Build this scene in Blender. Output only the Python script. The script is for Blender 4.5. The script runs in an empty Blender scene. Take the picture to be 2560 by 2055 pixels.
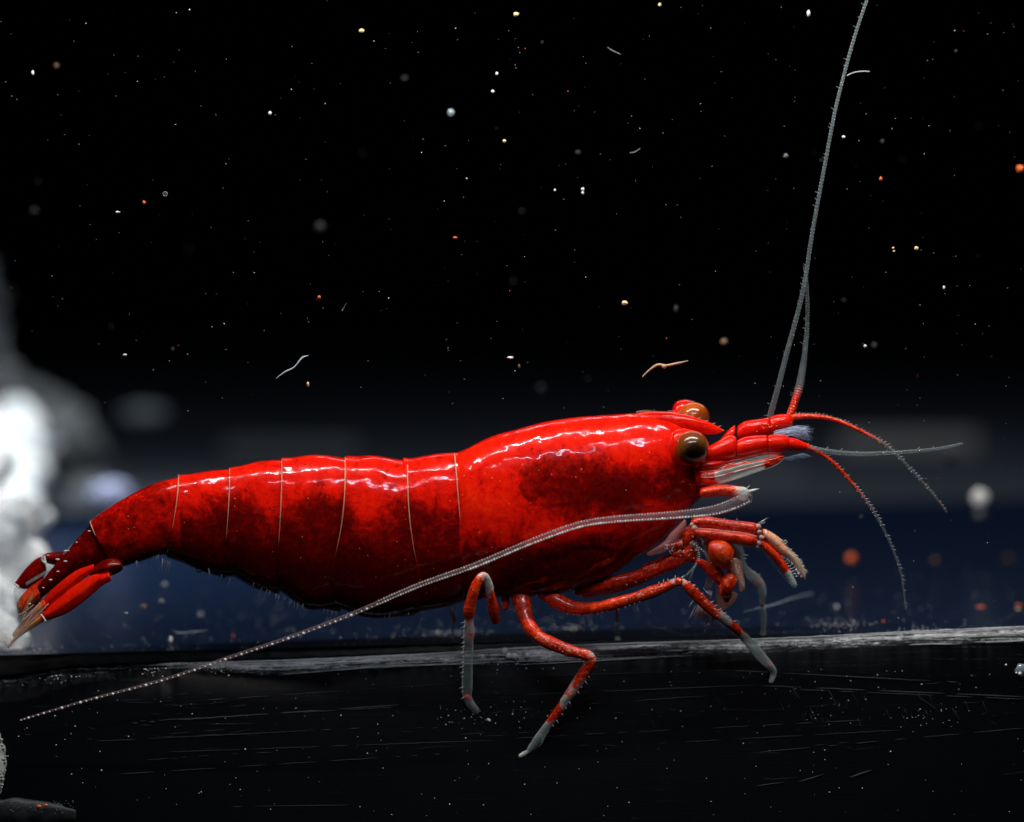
import bpy, bmesh, math, random
from mathutils import Vector, noise
R = math.radians
rng = random.Random(7)
sc = bpy.context.scene
COL = sc.collection

# ---------------------------------------------------------------- camera
PITCH = R(4.0); DIST = 60.0
FWD = Vector((0, math.cos(PITCH), -math.sin(PITCH)))
UP = Vector((0, math.sin(PITCH), math.cos(PITCH)))
CAM = -FWD * DIST
cd = bpy.data.cameras.new('camera'); cam = bpy.data.objects.new('camera', cd); COL.objects.link(cam)
cam.location = CAM; cam.rotation_euler = (math.pi/2 - PITCH, 0, 0)
cd.sensor_width = 36; cd.lens = 36*60/25.6; cd.clip_start = 1; cd.clip_end = 600
cd.dof.use_dof = True; cd.dof.focus_distance = 59.6
cd.dof.aperture_fstop = cd.lens*1e-3/(2*1.0)
sc.camera = cam

# ---------------------------------------------------------------- world and lamps
w = bpy.data.worlds.new('World'); sc.world = w; w.use_nodes = True
bg = w.node_tree.nodes['Background']; bg.inputs[0].default_value = (0.25, 0.4, 0.8, 1); bg.inputs[1].default_value = 0.012
def area(name, loc, look, sx, sy, power, col=(1, 1, 1), spread=180):
    l = bpy.data.lights.new(name, 'AREA'); l.shape = 'RECTANGLE'; l.size = sx; l.size_y = sy
    l.energy = power; l.color = col; l.spread = math.radians(spread)
    o = bpy.data.objects.new(name, l); COL.objects.link(o); o.location = loc
    d = Vector(look) - Vector(loc); o.rotation_euler = d.to_track_quat('-Z', 'Y').to_euler()
    return o
area('tank_lamp', (0, -6, 20), (0, 0, -2), 34, .6, 8200, (1, .96, .92))
area('strip_fill_lamp', (2, -19, 17), (0, 0, -3), 24, .4, 2600, (.86, .88, 1))  # second strip for the bluish streak, moved forward as added front fill
area('rock_fill', (-20, 16, 30), (-21, 23, -4), 9, 8, 5600, (.97, .99, 1), 70)  # added to brighten the rock, no lamp known there
area('rear_fill_lamp', (12, 34, 26), (10, 44, -8), 44, 6, 5200, (.8, .88, 1))  # added fill that lights the far floor until it fades to black
sc.view_settings.view_transform = 'Standard'; sc.view_settings.look = 'None'
sc.view_settings.exposure = 0.0; sc.view_settings.gamma = 1
sc.cycles.transparent_max_bounces = 32
sc.cycles.max_bounces = 10

# ---------------------------------------------------------------- helpers
def at(px, py, Y):
    """world point seen at a photograph pixel, at depth plane Y"""
    d = Vector(((px-1280)/6000, 0, 0)) + UP*(-(py-1027.5)/6000) + FWD
    t = (Y - CAM.y)/d.y
    return CAM + d*t
K = 2560/2156
def V(x, y): return (x*K, y*K)
def crop(ox, oy, s): return lambda x, y: (ox+x*s, oy+y*s)
C4 = crop(0, 1250, 500/2156); C6 = crop(1050, 1400, 600/2077); CR = crop(1280, 1028, 1280/2156)
CH = crop(1650, 1250, 350/1954); C1 = crop(1600, 950, 500/2156); C5 = crop(1600, 1180, 460/2095)
def pts(f, *a): return [f(*p) for p in a]

def cr(p0, p1, p2, p3, t):
    return 0.5*((2*p1)+(-p0+p2)*t+(2*p0-5*p1+4*p2-p3)*t*t+(-p0+3*p1-3*p2+p3)*t*t*t)
def spline(rows, n):
    """Catmull-Rom through tuples of floats, n samples uniformly by chord length of the first two numbers"""
    m = len(rows)
    if m == 1: return rows
    L = [0]
    for i in range(1, m):
        L.append(L[-1] + max(1e-6, math.dist(rows[i][:2], rows[i-1][:2])))
    out = []
    j = 0
    for k in range(n):
        s = L[-1]*k/(n-1)
        while j < m-2 and s > L[j+1]: j += 1
        t = (s-L[j])/(L[j+1]-L[j])
        a, b, c, d = rows[max(0, j-1)], rows[j], rows[j+1], rows[min(m-1, j+2)]
        out.append(tuple(cr(a[q], b[q], c[q], d[q], t) for q in range(len(b))))
    return out

class MB:
    def __init__(s): s.v = []; s.f = []; s.c = []
    def add(s, vs, fs, cs=None):
        o = len(s.v); s.v += [tuple(v) for v in vs]; s.f += [tuple(i+o for i in f) for f in fs]
        s.c += cs if cs else [(1, 1, 0, 1)]*len(vs)
    def rings(s, rings, cols, closed=True, cap=True):
        n = len(rings[0]); vs = [p for r in rings for p in r]; fs = []
        cs = [c for r, c in zip(rings, cols) for _ in r] if not isinstance(cols[0], list) else [c for r in cols for c in r]
        for i in range(len(rings)-1):
            for j in range(n if closed else n-1):
                a = i*n+j; b = i*n+(j+1) % n
                fs.append((a, b, b+n, a+n))
        if cap and closed:
            fs.append(tuple(range(n-1, -1, -1))); k = (len(rings)-1)*n
            fs.append(tuple(range(k, k+n)))
        s.add(vs, fs, cs)
    def build(s, name, mat, parent=None, smooth=True, root=None):
        me = bpy.data.meshes.new(name)
        off = Vector((0, 0, 0))
        r = root or parent
        if parent is not None: off = ORIGIN[parent.name]
        me.from_pydata([tuple(Vector(v)-off) for v in s.v], [], s.f)
        at_ = me.color_attributes.new('pig', 'FLOAT_COLOR', 'POINT')
        flat = [x for c in s.c for x in c]; at_.data.foreach_set('color', flat)
        me.materials.append(mat)
        if smooth: me.polygons.foreach_set('use_smooth', [True]*len(me.polygons))
        bm = bmesh.new(); bm.from_mesh(me); bmesh.ops.recalc_face_normals(bm, faces=bm.faces); bm.to_mesh(me); bm.free()
        me.update()
        o = bpy.data.objects.new(name, me); COL.objects.link(o)
        if parent is not None: o.parent = parent; ORIGIN[o.name] = off
        return o
ORIGIN = {}
def thing(name, loc, label, cat, group=None):
    o = bpy.data.objects.new(name, None); COL.objects.link(o); o.location = loc
    o.empty_display_size = .3
    o['label'] = label; o['category'] = cat
    if group: o['group'] = group
    ORIGIN[o.name] = Vector(loc); return o
def tag(o, label=None, cat=None, group=None, kind=None):
    if label: o['label'] = label
    if cat: o['category'] = cat
    if group: o['group'] = group
    if kind: o['kind'] = kind
    return o
def centre(o):
    """put the origin of a one-mesh thing at its centre"""
    me = o.data; n = len(me.vertices); c = Vector((0, 0, 0))
    for v in me.vertices: c += v.co
    c /= n
    for v in me.vertices: v.co -= c
    o.location = c; return o

def tube3(mb, P, rad, cols, n=10, flat=1.0):
    """P: world points, rad list"""
    rings = []; m = len(P)
    for i in range(m):
        t = (P[min(m-1, i+1)]-P[max(0, i-1)])
        if t.length < 1e-9: t = Vector((1, 0, 0))
        t.normalize()
        side = t.cross(Vector((0, 1, 0)))
        if side.length < 1e-3: side = Vector((1, 0, 0))
        side.normalize(); b = t.cross(side).normalized()
        rings.append([P[i]+side*(math.cos(2*math.pi*k/n)*rad[i])+b*(math.sin(2*math.pi*k/n)*rad[i]*flat) for k in range(n)])
    mb.rings(rings, cols)
def tube(mb, rows, n=60, seg=10, ring=0, rdepth=.12, flat=1.0, wob=0.0):
    """rows: (px,py,Y,r_px,red,opacity)"""
    S = spline(rows, n)
    P = [at(a[0], a[1], a[2]) for a in S]
    rad = []
    for i, a in enumerate(S):
        r = max(.006, a[3]/100)
        if ring: r *= 1+rdepth*(1 if i % ring == 0 else -0.6 if i % ring == ring//2 else 0)
        if wob: r *= 1+wob*noise.noise(P[i]*3)
        rad.append(r)
    # rounded ends
    cols = [(min(1, max(0, a[4])), min(1, max(0, a[5])), 0, 1) for a in S]
    e0 = P[0]+(P[0]-P[1]).normalized()*rad[0]*.5; e1 = P[-1]+(P[-1]-P[-2]).normalized()*rad[-1]*.5
    P = [e0]+P+[e1]; rad = [rad[0]*.45]+rad+[rad[-1]*.45]; cols = [cols[0]]+cols+[cols[-1]]
    tube3(mb, P, rad, cols, seg, flat)
    return S
def loft(mb, rows, n=24, seg=28, Yc=0.0, ex=2.3, bend=1.0, bulge=0.0, flare=0.0, bias=None, belly=0.0, round_ends=False, tw=None, low=1.0):
    """rows: (Tx,Ty,Bx,By,halfwidth[,Yc][,red,op]) in photo pixels; lofted cross sections"""
    S = spline(rows, n); rings = []; cols = []
    for i, a in enumerate(S):
        t = i/(n-1)
        yc = a[5] if len(a) > 5 else Yc
        red = a[6] if len(a) > 6 else 1; op = a[7] if len(a) > 7 else 1
        sc_ = 1+bulge*math.sin(math.pi*t)+flare*max(0, (t-.8)/.2)
        if round_ends:
            q = min(t, 1-t)/.07
            if q < 1: sc_ *= max(.35, math.sqrt(max(0.02, 1-(1-q)**2)))
        cx, cy = (a[0]+a[2])/2, (a[1]+a[3])/2
        Tx, Ty = cx+(a[0]-cx)*sc_, cy+(a[1]-cy)*sc_; Bx, By = cx+(a[2]-cx)*sc_, cy+(a[3]-cy)*sc_
        hw = max(.004, a[4]*sc_)
        ring = []; cc = []
        for k in range(seg):
            ph = 2*math.pi*k/seg
            c, s_ = math.cos(ph), math.sin(ph)
            c2 = math.copysign(abs(c)**(2/ex), c); s2 = math.copysign(abs(s_)**(2/ex), s_)
            u = (1-c2)/2
            wv = s2*hw*(1+belly*(u-.5))
            ub = u**bend if bend != 1 else u
            x = Tx+(Bx-Tx)*ub; y = Ty+(By-Ty)*u
            p = at(x, y, yc+wv); ring.append(p)
            cc.append((bias(x, y) if bias else red, op, 0, 1))
        rings.append(ring); cols.append(cc)
    mb.rings(rings, cols); return S
ICO = {}
def ico(sub):
    if sub not in ICO:
        bm = bmesh.new(); bmesh.ops.create_icosphere(bm, subdivisions=sub, radius=1)
        ICO[sub] = ([v.co.copy() for v in bm.verts], [tuple(v.index for v in f.verts) for f in bm.faces]); bm.free()
    return ICO[sub]
def ball(mb, c, r, sub=2, scl=(1, 1, 1), bump=0.0, fr=1.5, col=(1, 1, 0, 1), ax=None):
    vs, fs = ico(sub); out = []
    for v in vs:
        k = 1
        if bump: k += bump*noise.fractal(v*fr+Vector(c)*1.7, 1, 2, 4)
        q = Vector((v.x*scl[0], v.y*scl[1], v.z*scl[2]))*r*k
        if ax: q = ax @ q
        out.append(Vector(c)+q)
    mb.add(out, fs, [col]*len(out))
def hair(mb, a, b, r=.012, col=(0, 1, 0, 1), bow=0.0):
    """thin tapering bristle between world points"""
    d = b-a; m = a+d*.5+Vector((0, 0, -bow))
    t = d.normalized(); s = t.cross(Vector((0, 1, 0))); s = s.normalized() if s.length > 1e-3 else Vector((1, 0, 0)); u = t.cross(s)
    rings = []
    for p, q in ((a, 1), (m, .7), (b, .15)):
        rings.append([p+(s*math.cos(k*2.094)+u*math.sin(k*2.094))*r*q for k in range(3)])
    mb.rings(rings, [col]*3)

# ---------------------------------------------------------------- materials
def mat(name):
    m = bpy.data.materials.new(name); m.use_nodes = True
    nt = m.node_tree; b = nt.nodes['Principled BSDF']
    return m, nt, b
def N(nt, t, **kw):
    n = nt.nodes.new(t)
    for k, v in kw.items(): setattr(n, k, v)
    return n
def tex(nt, scale, detail=4, rough=.6, vec=None, dist=0.0):
    n = N(nt, 'ShaderNodeTexNoise'); n.inputs['Scale'].default_value = scale; n.inputs['Detail'].default_value = detail
    n.inputs['Roughness'].default_value = rough; n.inputs['Distortion'].default_value = dist
    if vec is not None: nt.links.new(vec, n.inputs['Vector'])
    return n.outputs['Fac']
def obj_vec(nt, scale=(1, 1, 1)):
    tc = N(nt, 'ShaderNodeTexCoord'); mp = N(nt, 'ShaderNodeMapping'); mp.inputs['Scale'].default_value = scale
    nt.links.new(tc.outputs['Object'], mp.inputs['Vector']); return mp.outputs['Vector']
def ramp(nt, fac, stops, interp='LINEAR'):
    r = N(nt, 'ShaderNodeValToRGB'); r.color_ramp.interpolation = interp
    e = r.color_ramp.elements
    while len(e) < len(stops): e.new(.5)
    for q, (p, c) in zip(e, stops): q.position = p; q.color = (*c, 1) if len(c) == 3 else c
    nt.links.new(fac, r.inputs['Fac']); return r.outputs['Color']
def math_(nt, op, a, b=None, clamp=False, c=None):
    n = N(nt, 'ShaderNodeMath', operation=op, use_clamp=clamp)
    for i, x in enumerate((a, b, c)):
        if x is None: continue
        if isinstance(x, (int, float)): n.inputs[i].default_value = x
        else: nt.links.new(x, n.inputs[i])
    return n.outputs[0]
def mix(nt, f, a, b, blend='MIX'):
    n = N(nt, 'ShaderNodeMix', data_type='RGBA', blend_type=blend)
    for i, x in ((0, f), (6, a), (7, b)):
        if isinstance(x, (int, float)): n.inputs[i].default_value = x
        elif isinstance(x, tuple): n.inputs[i].default_value = (*x, 1)
        else: nt.links.new(x, n.inputs[i])
    return n.outputs[2]
def attr(nt):
    a = N(nt, 'ShaderNodeVertexColor', layer_name='pig'); s = N(nt, 'ShaderNodeSeparateColor')
    nt.links.new(a.outputs['Color'], s.inputs[0]); return s.outputs
def bump(nt, b, h, strength, dist=.05):
    n = N(nt, 'ShaderNodeBump'); n.inputs['Strength'].default_value = strength; n.inputs['Distance'].default_value = dist
    nt.links.new(h, n.inputs['Height']); nt.links.new(n.outputs[0], b.inputs['Normal']); return n

def make_shell():
    m, nt, b = mat('red_shell'); v = obj_vec(nt); a = attr(nt)
    n1 = tex(nt, 1.7, 8, .7, v, 1.1); n2 = tex(nt, 5.5, 7, .8, v, .8); n5 = tex(nt, 2.8, 6, .7, v, 1.6); n3 = tex(nt, 14, 3, .6, v)
    s = math_(nt, 'ADD', math_(nt, 'MULTIPLY', n1, .70), math_(nt, 'MULTIPLY', n2, .62))
    # pig.R = darkness here: mottled pigment plus belly shade put into the colour (0 none .. 1 much)
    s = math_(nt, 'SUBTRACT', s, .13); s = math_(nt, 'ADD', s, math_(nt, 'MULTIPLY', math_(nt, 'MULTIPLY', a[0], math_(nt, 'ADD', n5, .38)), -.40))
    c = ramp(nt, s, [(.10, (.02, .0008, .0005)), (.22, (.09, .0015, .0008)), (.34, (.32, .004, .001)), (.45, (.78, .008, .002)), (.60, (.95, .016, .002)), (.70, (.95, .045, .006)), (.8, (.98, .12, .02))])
    c = mix(nt, math_(nt, 'MULTIPLY', n3, .35), c, (.5, .004, .002))
    vo = N(nt, 'ShaderNodeTexVoronoi'); vo.inputs['Scale'].default_value = 5.5; nt.links.new(v, vo.inputs['Vector'])
    dot = math_(nt, 'LESS_THAN', vo.outputs['Distance'], .085)
    vsel = N(nt, 'ShaderNodeSeparateColor'); nt.links.new(vo.outputs['Color'], vsel.inputs[0])
    dot = math_(nt, 'MULTIPLY', dot, math_(nt, 'GREATER_THAN', vsel.outputs[0], .6))
    c = mix(nt, math_(nt, 'MULTIPLY', dot, .55), c, (.95, .33, .13))
    dk = math_(nt, 'MULTIPLY', math_(nt, 'LESS_THAN', vo.outputs['Distance'], .16), math_(nt, 'LESS_THAN', vsel.outputs[1], .07))
    c = mix(nt, math_(nt, 'MULTIPLY', dk, .7), c, (.03, .004, .004))
    nt.links.new(c, b.inputs['Base Color'])
    b.inputs['Roughness'].default_value = .24; b.inputs['Subsurface Weight'].default_value = .3
    b.inputs['Subsurface Radius'].default_value = (.35, .03, .02); b.inputs['Subsurface Scale'].default_value = .3
    cw = ramp(nt, tex(nt, 1.9, 5, .65, v, .8), [(.43, (.08,)*3), (.56, (1,)*3)]); nt.links.new(cw, b.inputs['Coat Weight']); b.inputs['Coat Roughness'].default_value = .06; b.inputs['Specular IOR Level'].default_value = .06; b.inputs['Coat IOR'].default_value = 1.42
    h = math_(nt, 'ADD', math_(nt, 'MULTIPLY', tex(nt, 1.3, 2, .5, v), 1.6), math_(nt, 'MULTIPLY', tex(nt, 7, 2, .5, v), .09))
    bump(nt, b, h, .3, .11)
    bn = N(nt, 'ShaderNodeBump'); bn.inputs['Strength'].default_value = .45; bn.inputs['Distance'].default_value = .11
    nt.links.new(h, bn.inputs['Height']); nt.links.new(bn.outputs[0], b.inputs['Coat Normal'])
    return m
def make_limb(name, redc=(.74, .02, .004), pale=(.72, .84, .76), patch=.9, scale=4.0, opq=0.0, edge=.55):
    m, nt, b = mat(name); v = obj_vec(nt); a = attr(nt)
    n1 = tex(nt, scale, 5, .65, v, .3); n2 = tex(nt, 18, 3, .6, v)
    r = math_(nt, 'ADD', a[0], math_(nt, 'MULTIPLY', math_(nt, 'SUBTRACT', n1, .5), patch))
    r = math_(nt, 'SUBTRACT', math_(nt, 'MULTIPLY', r, 3.0), 1.0, clamp=True)
    n4 = tex(nt, scale*2.6, 5, .7, v, .5); dark = ramp(nt, n4, [(.3, (redc[0]*.22, redc[1]*.2, redc[2]*.3)), (.43, (redc[0]*.8, redc[1], redc[2])), (.58, (redc[0]*1.2, redc[1]*2.2, redc[2])), (.72, (.95, .16, .035))])
    c = mix(nt, r, pale, dark)
    sp = math_(nt, 'GREATER_THAN', n2, .64)
    c = mix(nt, math_(nt, 'MULTIPLY', sp, .6), c, (.95, .42, .2))
    nt.links.new(c, b.inputs['Base Color'])
    lw = N(nt, 'ShaderNodeLayerWeight'); lw.inputs['Blend'].default_value = .5
    al = math_(nt, 'ADD', math_(nt, 'MULTIPLY', a[1], math_(nt, 'ADD', .62, math_(nt, 'MULTIPLY', n1, .6))), math_(nt, 'MULTIPLY', math_(nt, 'POWER', lw.outputs['Facing'], 2.0), edge))
    al = math_(nt, 'ADD', al, math_(nt, 'MULTIPLY', r, .75), clamp=True)
    if opq: al = math_(nt, 'MAXIMUM', al, opq)
    nt.links.new(al, b.inputs['Alpha'])
    b.inputs['Roughness'].default_value = .22; b.inputs['Coat Weight'].default_value = .5; b.inputs['Coat Roughness'].default_value = .08
    b.inputs['Subsurface Weight'].default_value = .1; b.inputs['Subsurface Radius'].default_value = (.2, .03, .02); b.inputs['Subsurface Scale'].default_value = .3
    bump(nt, b, tex(nt, 12, 4, .6, v), .5, .05); b.inputs['Specular IOR Level'].default_value = .25
    return m
def make_plain(name, col, rough=.4, alpha=1, var=.3, scale=6, coat=0, spec=.5, trans=0):
    m, nt, b = mat(name); v = obj_vec(nt)
    n = tex(nt, scale, 5, .6, v)
    c = mix(nt, math_(nt, 'MULTIPLY', n, var*2, clamp=True), col, tuple(x*.35 for x in col))
    nt.links.new(c, b.inputs['Base Color']); b.inputs['Roughness'].default_value = rough
    b.inputs['Alpha'].default_value = alpha; b.inputs['Coat Weight'].default_value = coat; b.inputs['Specular IOR Level'].default_value = spec
    if trans: b.inputs['Transmission Weight'].default_value = trans
    return m
def make_eye():
    m, nt, b = mat('amber_eye'); b.inputs['Specular IOR Level'].default_value = .1; v = obj_vec(nt); a = attr(nt)
    n = tex(nt, 7, 6, .7, v, .5)
    s = math_(nt, 'ADD', a[0], math_(nt, 'MULTIPLY', math_(nt, 'SUBTRACT', n, .5), .35))
    c = ramp(nt, s, [(.05, (.004, .003, .002)), (.32, (.02, .008, .002)), (.55, (.14, .05, .01)), (.8, (.24, .036, .002)), (1, (.5, .085, .004))])
    nt.links.new(c, b.inputs['Base Color']); b.inputs['Roughness'].default_value = .3
    b.inputs['Coat Weight'].default_value = 1; b.inputs['Coat Roughness'].default_value = .05
    vo = N(nt, 'ShaderNodeTexVoronoi'); vo.inputs['Scale'].default_value = 30; nt.links.new(v, vo.inputs['Vector'])
    bump(nt, b, vo.outputs['Distance'], .1, .01)
    return m
def make_ledge():
    m, nt, b = mat('worn_black_edge'); v = obj_vec(nt, (.3, 1, 1)); v2 = obj_vec(nt, (.045, 2.6, 2.6)); v3 = obj_vec(nt)
    a = attr(nt)                       # R: how worn this strip is, with brightening painted in under the shrimp
    long_ = tex(nt, 7, 8, .75, v2); fine = tex(nt, 26, 4, .8, v); blot = tex(nt, 1.2, 4, .6, v3)
    s = math_(nt, 'ADD', math_(nt, 'MULTIPLY', long_, .68), math_(nt, 'MULTIPLY', fine, .32))
    s = math_(nt, 'ADD', s, math_(nt, 'MULTIPLY', math_(nt, 'SUBTRACT', blot, .5), .22))
    s = math_(nt, 'ADD', s, math_(nt, 'MULTIPLY', math_(nt, 'SUBTRACT', a[0], 1.0), .27))
    c = ramp(nt, s, [(.37, (.0012, .0016, .0024)), (.45, (.008, .010, .011)), (.52, (.14, .16, .16)), (.60, (.85, .87, .85))])
    nt.links.new(c, b.inputs['Base Color']); b.inputs['Roughness'].default_value = .42
    b.inputs['Specular IOR Level'].default_value = .05
    bump(nt, b, math_(nt, 'ADD', long_, math_(nt, 'MULTIPLY', fine, .5)), .12, .05)
    return m
def make_floor():
    m, nt, b = mat('blue_sheen_floor'); v = obj_vec(nt, (.35, 1, 1)); a = attr(nt)
    n = tex(nt, 1.1, 6, .6, v); f = tex(nt, 22, 3, .8, v)
    c = mix(nt, n, (.0026, .0085, .028), (.0055, .0135, .036))  # blue reflection on the black slab put into the base colour
    sp = math_(nt, 'GREATER_THAN', f, .70)
    c = mix(nt, math_(nt, 'MULTIPLY', sp, .5), c, (.12, .17, .26))
    nt.links.new(c, b.inputs['Base Color']); b.inputs['Roughness'].default_value = .3; b.inputs['Specular IOR Level'].default_value = .22
    bump(nt, b, n, .15, .1)
    return m
def make_rock():
    m, nt, b = mat('white_stone'); v = obj_vec(nt)
    n = tex(nt, .55, 6, .6, v, .4)
    c = ramp(nt, n, [(.3, (.16, .2, .22)), (.45, (.5, .55, .57)), (.6, (.86, .87, .86))])
    nt.links.new(c, b.inputs['Base Color']); b.inputs['Roughness'].default_value = .6
    bump(nt, b, tex(nt, 2.5, 6, .65, v), .5, .4)
    return m
M = dict(faint=make_plain('faint_grey', (.03, .036, .042), .6),
         longant=make_limb('long_antenna', pale=(.42, .3, .32), scale=7, edge=.35, patch=.3), telson=make_limb('dark_telson', redc=(.16, .012, .004), pale=(.45, .2, .08), scale=2.5, edge=.35, opq=.5), claw=make_limb('pale_claw', redc=(.9, .12, .03), pale=(.95, .62, .42), edge=.5, patch=1.2, opq=.75, scale=6),
         shell=make_shell(), limb=make_limb('translucent_limb', patch=1.35, scale=3.2, edge=.8), tail=make_limb('tail_blade', redc=(.8, .022, .005), pale=(.75, .36, .13), scale=2.0, edge=.35, opq=.42),
         redlimb=make_limb('red_limb', redc=(.6, .014, .004), opq=.96, patch=.3, scale=3), antenna=make_limb('clear_antenna', pale=(.2, .26, .27), scale=7, edge=.45, patch=.5),
         eye=make_eye(), rim=make_plain('pale_shell_rim', (.8, .36, .2), .35, .85, .15), hair=make_plain('pale_bristle', (.62, .64, .66), .4, .6, .1),
         bead=make_plain('pearl_bead', (.85, .82, .74), .3, 1, .1, coat=.5), pink=make_plain('pink_bristle', (.62, .38, .42), .5, .75, .2),
         membrane=make_plain('amber_membrane', (.95, .5, .3), .3, .5, .3, 5, .5), spine=make_plain('white_spine', (.8, .8, .72), .3, .9, .1, coat=.4),
         floor=make_floor(), ledge=make_ledge(), rock=make_rock(),
         black=make_plain('black_wall', (.0007, .0008, .0013), .7, spec=.02), grey=make_plain('grey_blurred_sill', (.030, .038, .052), .7, 1, .3, .4),
         white=make_plain('white_fleck', (.88, .88, .84), .5, 1, .05), cream=make_plain('cream_fleck', (.8, .62, .3), .5, 1, .1),
         orange=make_plain('orange_fleck', (.9, .16, .02), .5, 1, .1), dimw=make_plain('grey_fleck', (.14, .165, .185), .5, 1, .1),
         brown=make_plain('brown_fleck', (.16, .08, .03), .5, 1, .1), bubble=make_plain('milky_bubble', (.42, .52, .58), .3, .6, .1, coat=1),
         scratch=make_plain('scratch_grey', (.055, .065, .072), .5, .6, .4, 3), debris=make_plain('dark_debris', (.022, .027, .026), .6, 1, .5, 3))

# ---------------------------------------------------------------- setting
def lerp_poly(P, x):
    if x <= P[0][0]: 
        (a, b), (c, d) = P[0], P[1]
        return b+(d-b)*(x-a)/(c-a)
    for (a, b), (c, d) in zip(P, P[1:]):
        if x <= c: return b+(d-b)*(x-a)/(c-a)
    (a, b), (c, d) = P[-2], P[-1]
    return d+(d-b)*(x-c)/(c-a)
FLOOR_L = [(0, 1638), (2560, 1572)]
RIDGE_T = [(-300, 1720), (0, 1700), (200, 1668), (420, 1658), (700, 1652), (1050, 1636), (1300, 1620), (1600, 1607), (1800, 1602), (2050, 1591), (2300, 1578), (2560, 1567), (2860, 1555)]
RIDGE_B = [(-300, 1760), (0, 1735), (200, 1700), (420, 1680), (700, 1690), (1000, 1668), (1300, 1662), (1600, 1648), (2000, 1632), (2300, 1612), (2560, 1606), (2860, 1600)]
YF, YR, YB = 1.0, .45, .18
def floor_z(X):       # height of the navy floor at world X (very slightly tilted slab)
    px = 1280 + X*100*60/(60+YF)
    return at(px, lerp_poly(FLOOR_L, px), YF).z
def on_floor(px, py):
    """point of the floor seen at a pixel"""
    lo, hi = YF, 60
    for _ in range(30):
        mid = (lo+hi)/2; p = at(px, py, mid)
        if p.z > floor_z(p.x): lo = mid
        else: hi = mid
    return at(px, py, lo)
def face_Y(py): return YB-.06-(py-1660)/100*.36
mb = MB()
xs = [-26+i*1.0 for i in range(53)]
Ys = [YF-.02, 3, 5, 8, 12, 17, 23, 29, 31]
mb.rings([[Vector((x, y, floor_z(x))) for x in xs] for y in Ys], [(1, 1, 0, 1)]*len(Ys), closed=False)
fl = tag(mb.build('floor', M['floor']), 'dark tank floor stretching back behind the shrimp, its blue reflection painted in', kind='structure')
# the ledge: dark strip, worn bright edge, black front face
NX = 700; cols = []; rows = []
prof = [('f', 0, .0, 0), ('f', 0, -.012, 0), ('m', .4, -.05, 0), ('m', .75, -.04, 0), ('t', 0, 0, .7), ('t', 0, 0, 1.3), ('tb', .2, 0, 1.08), ('tb', .5, 0, .88), ('tb', .8, 0, .68), ('b', 0, 0, .42), ('s', 1700, 0, .3), ('s', 1760, 0, .24), ('s', 1840, 0, .22), ('s', 1950, 0, .17), ('s', 2080, 0, .1), ('s', 2300, 0, 0)]
for i in range(NX+1):
    px = -300+3160*i/NX
    f, t, b_ = lerp_poly(FLOOR_L, px), lerp_poly(RIDGE_T, px), lerp_poly(RIDGE_B, px)
    jag = noise.fractal(Vector((px*.012, 3, 0)), 1, 2, 5)
    ch = max(0, noise.noise(Vector((px*.013, 9, 0)))-.3)*(1.2 if px < 560 else .3)
    col = []; rr = []
    for j, (k, u, dz, wn) in enumerate(prof):
        if k == 'f': p = at(px, f, YF); p.z += dz
        elif k == 'm': p = at(px, f+(t-f)*u, YF+(YR-YF)*u); p.z += .03*noise.noise(Vector((px*.03, u*9, 1)))
        elif k == 't': p = at(px, t+2*jag+(3 if wn == 1 else 0), YR-(.04 if wn == 1 else 0))
        elif k == 'tb': p = at(px, t+(b_-t)*u+3*jag, YR+(YB-YR)*u); p.y += .05*noise.noise(Vector((px*.05, u*9, 4)))
        elif k == 'b': p = at(px, b_+6*jag+60*ch, YB)
        else: p = at(px, max(u, b_+14), face_Y(max(u, b_+14))); p.y += .03*noise.fractal(Vector((px*.004, u*.02, 2)), 1, 2, 4)
        wx = wn
        if k in 'ttb' and wn > .5:
            wx = wn*(.66+.5*max(0, min(1, (px-350)/300)))+.10*max(0, 1-abs(px-1120)/750)**.7  # extra paleness painted in where the shrimp's shadow dims the edge
        col.append(p); rr.append((max(0, min(1.4, wx)), 1, 0, 1))
    rows.append(col); cols.append(rr)
mb = MB(); mb.rings(rows, cols, closed=False)
tag(mb.build('ledge', M['ledge']), 'black ledge with scuffed pale edge and scratched front face', kind='structure')
# rear sill, back wall
mb = MB()
def box(mb, a, b):
    (x0, y0, z0), (x1, y1, z1) = a, b
    v = [(x0, y0, z0), (x1, y0, z0), (x1, y1, z0), (x0, y1, z0), (x0, y0, z1), (x1, y0, z1), (x1, y1, z1), (x0, y1, z1)]
    mb.add([Vector(q) for q in v], [(0, 1, 2, 3), (4, 5, 6, 7), (0, 1, 5, 4), (1, 2, 6, 5), (2, 3, 7, 6), (3, 0, 4, 7)])
mb.rings([[Vector((x*4, y, floor_z(0)-.04)) for x in xs] for y in (30.9, 40, 50, 60, 80, 110, 165)], [(1, 1, 0, 1)]*7, closed=False)
tag(mb.build('rear_floor', M['grey']), 'dim grey floor beyond the navy one, far out of focus', kind='structure')
mb = MB(); z0 = -9
mb.add([Vector((-150, 170, -12)), Vector((150, 170, -12)), Vector((150, 170, 90)), Vector((-150, 170, 90))], [(0, 1, 2, 3)])
tag(mb.build('back_wall', M['black'], smooth=False), 'black wall behind the whole scene', kind='structure')

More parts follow.
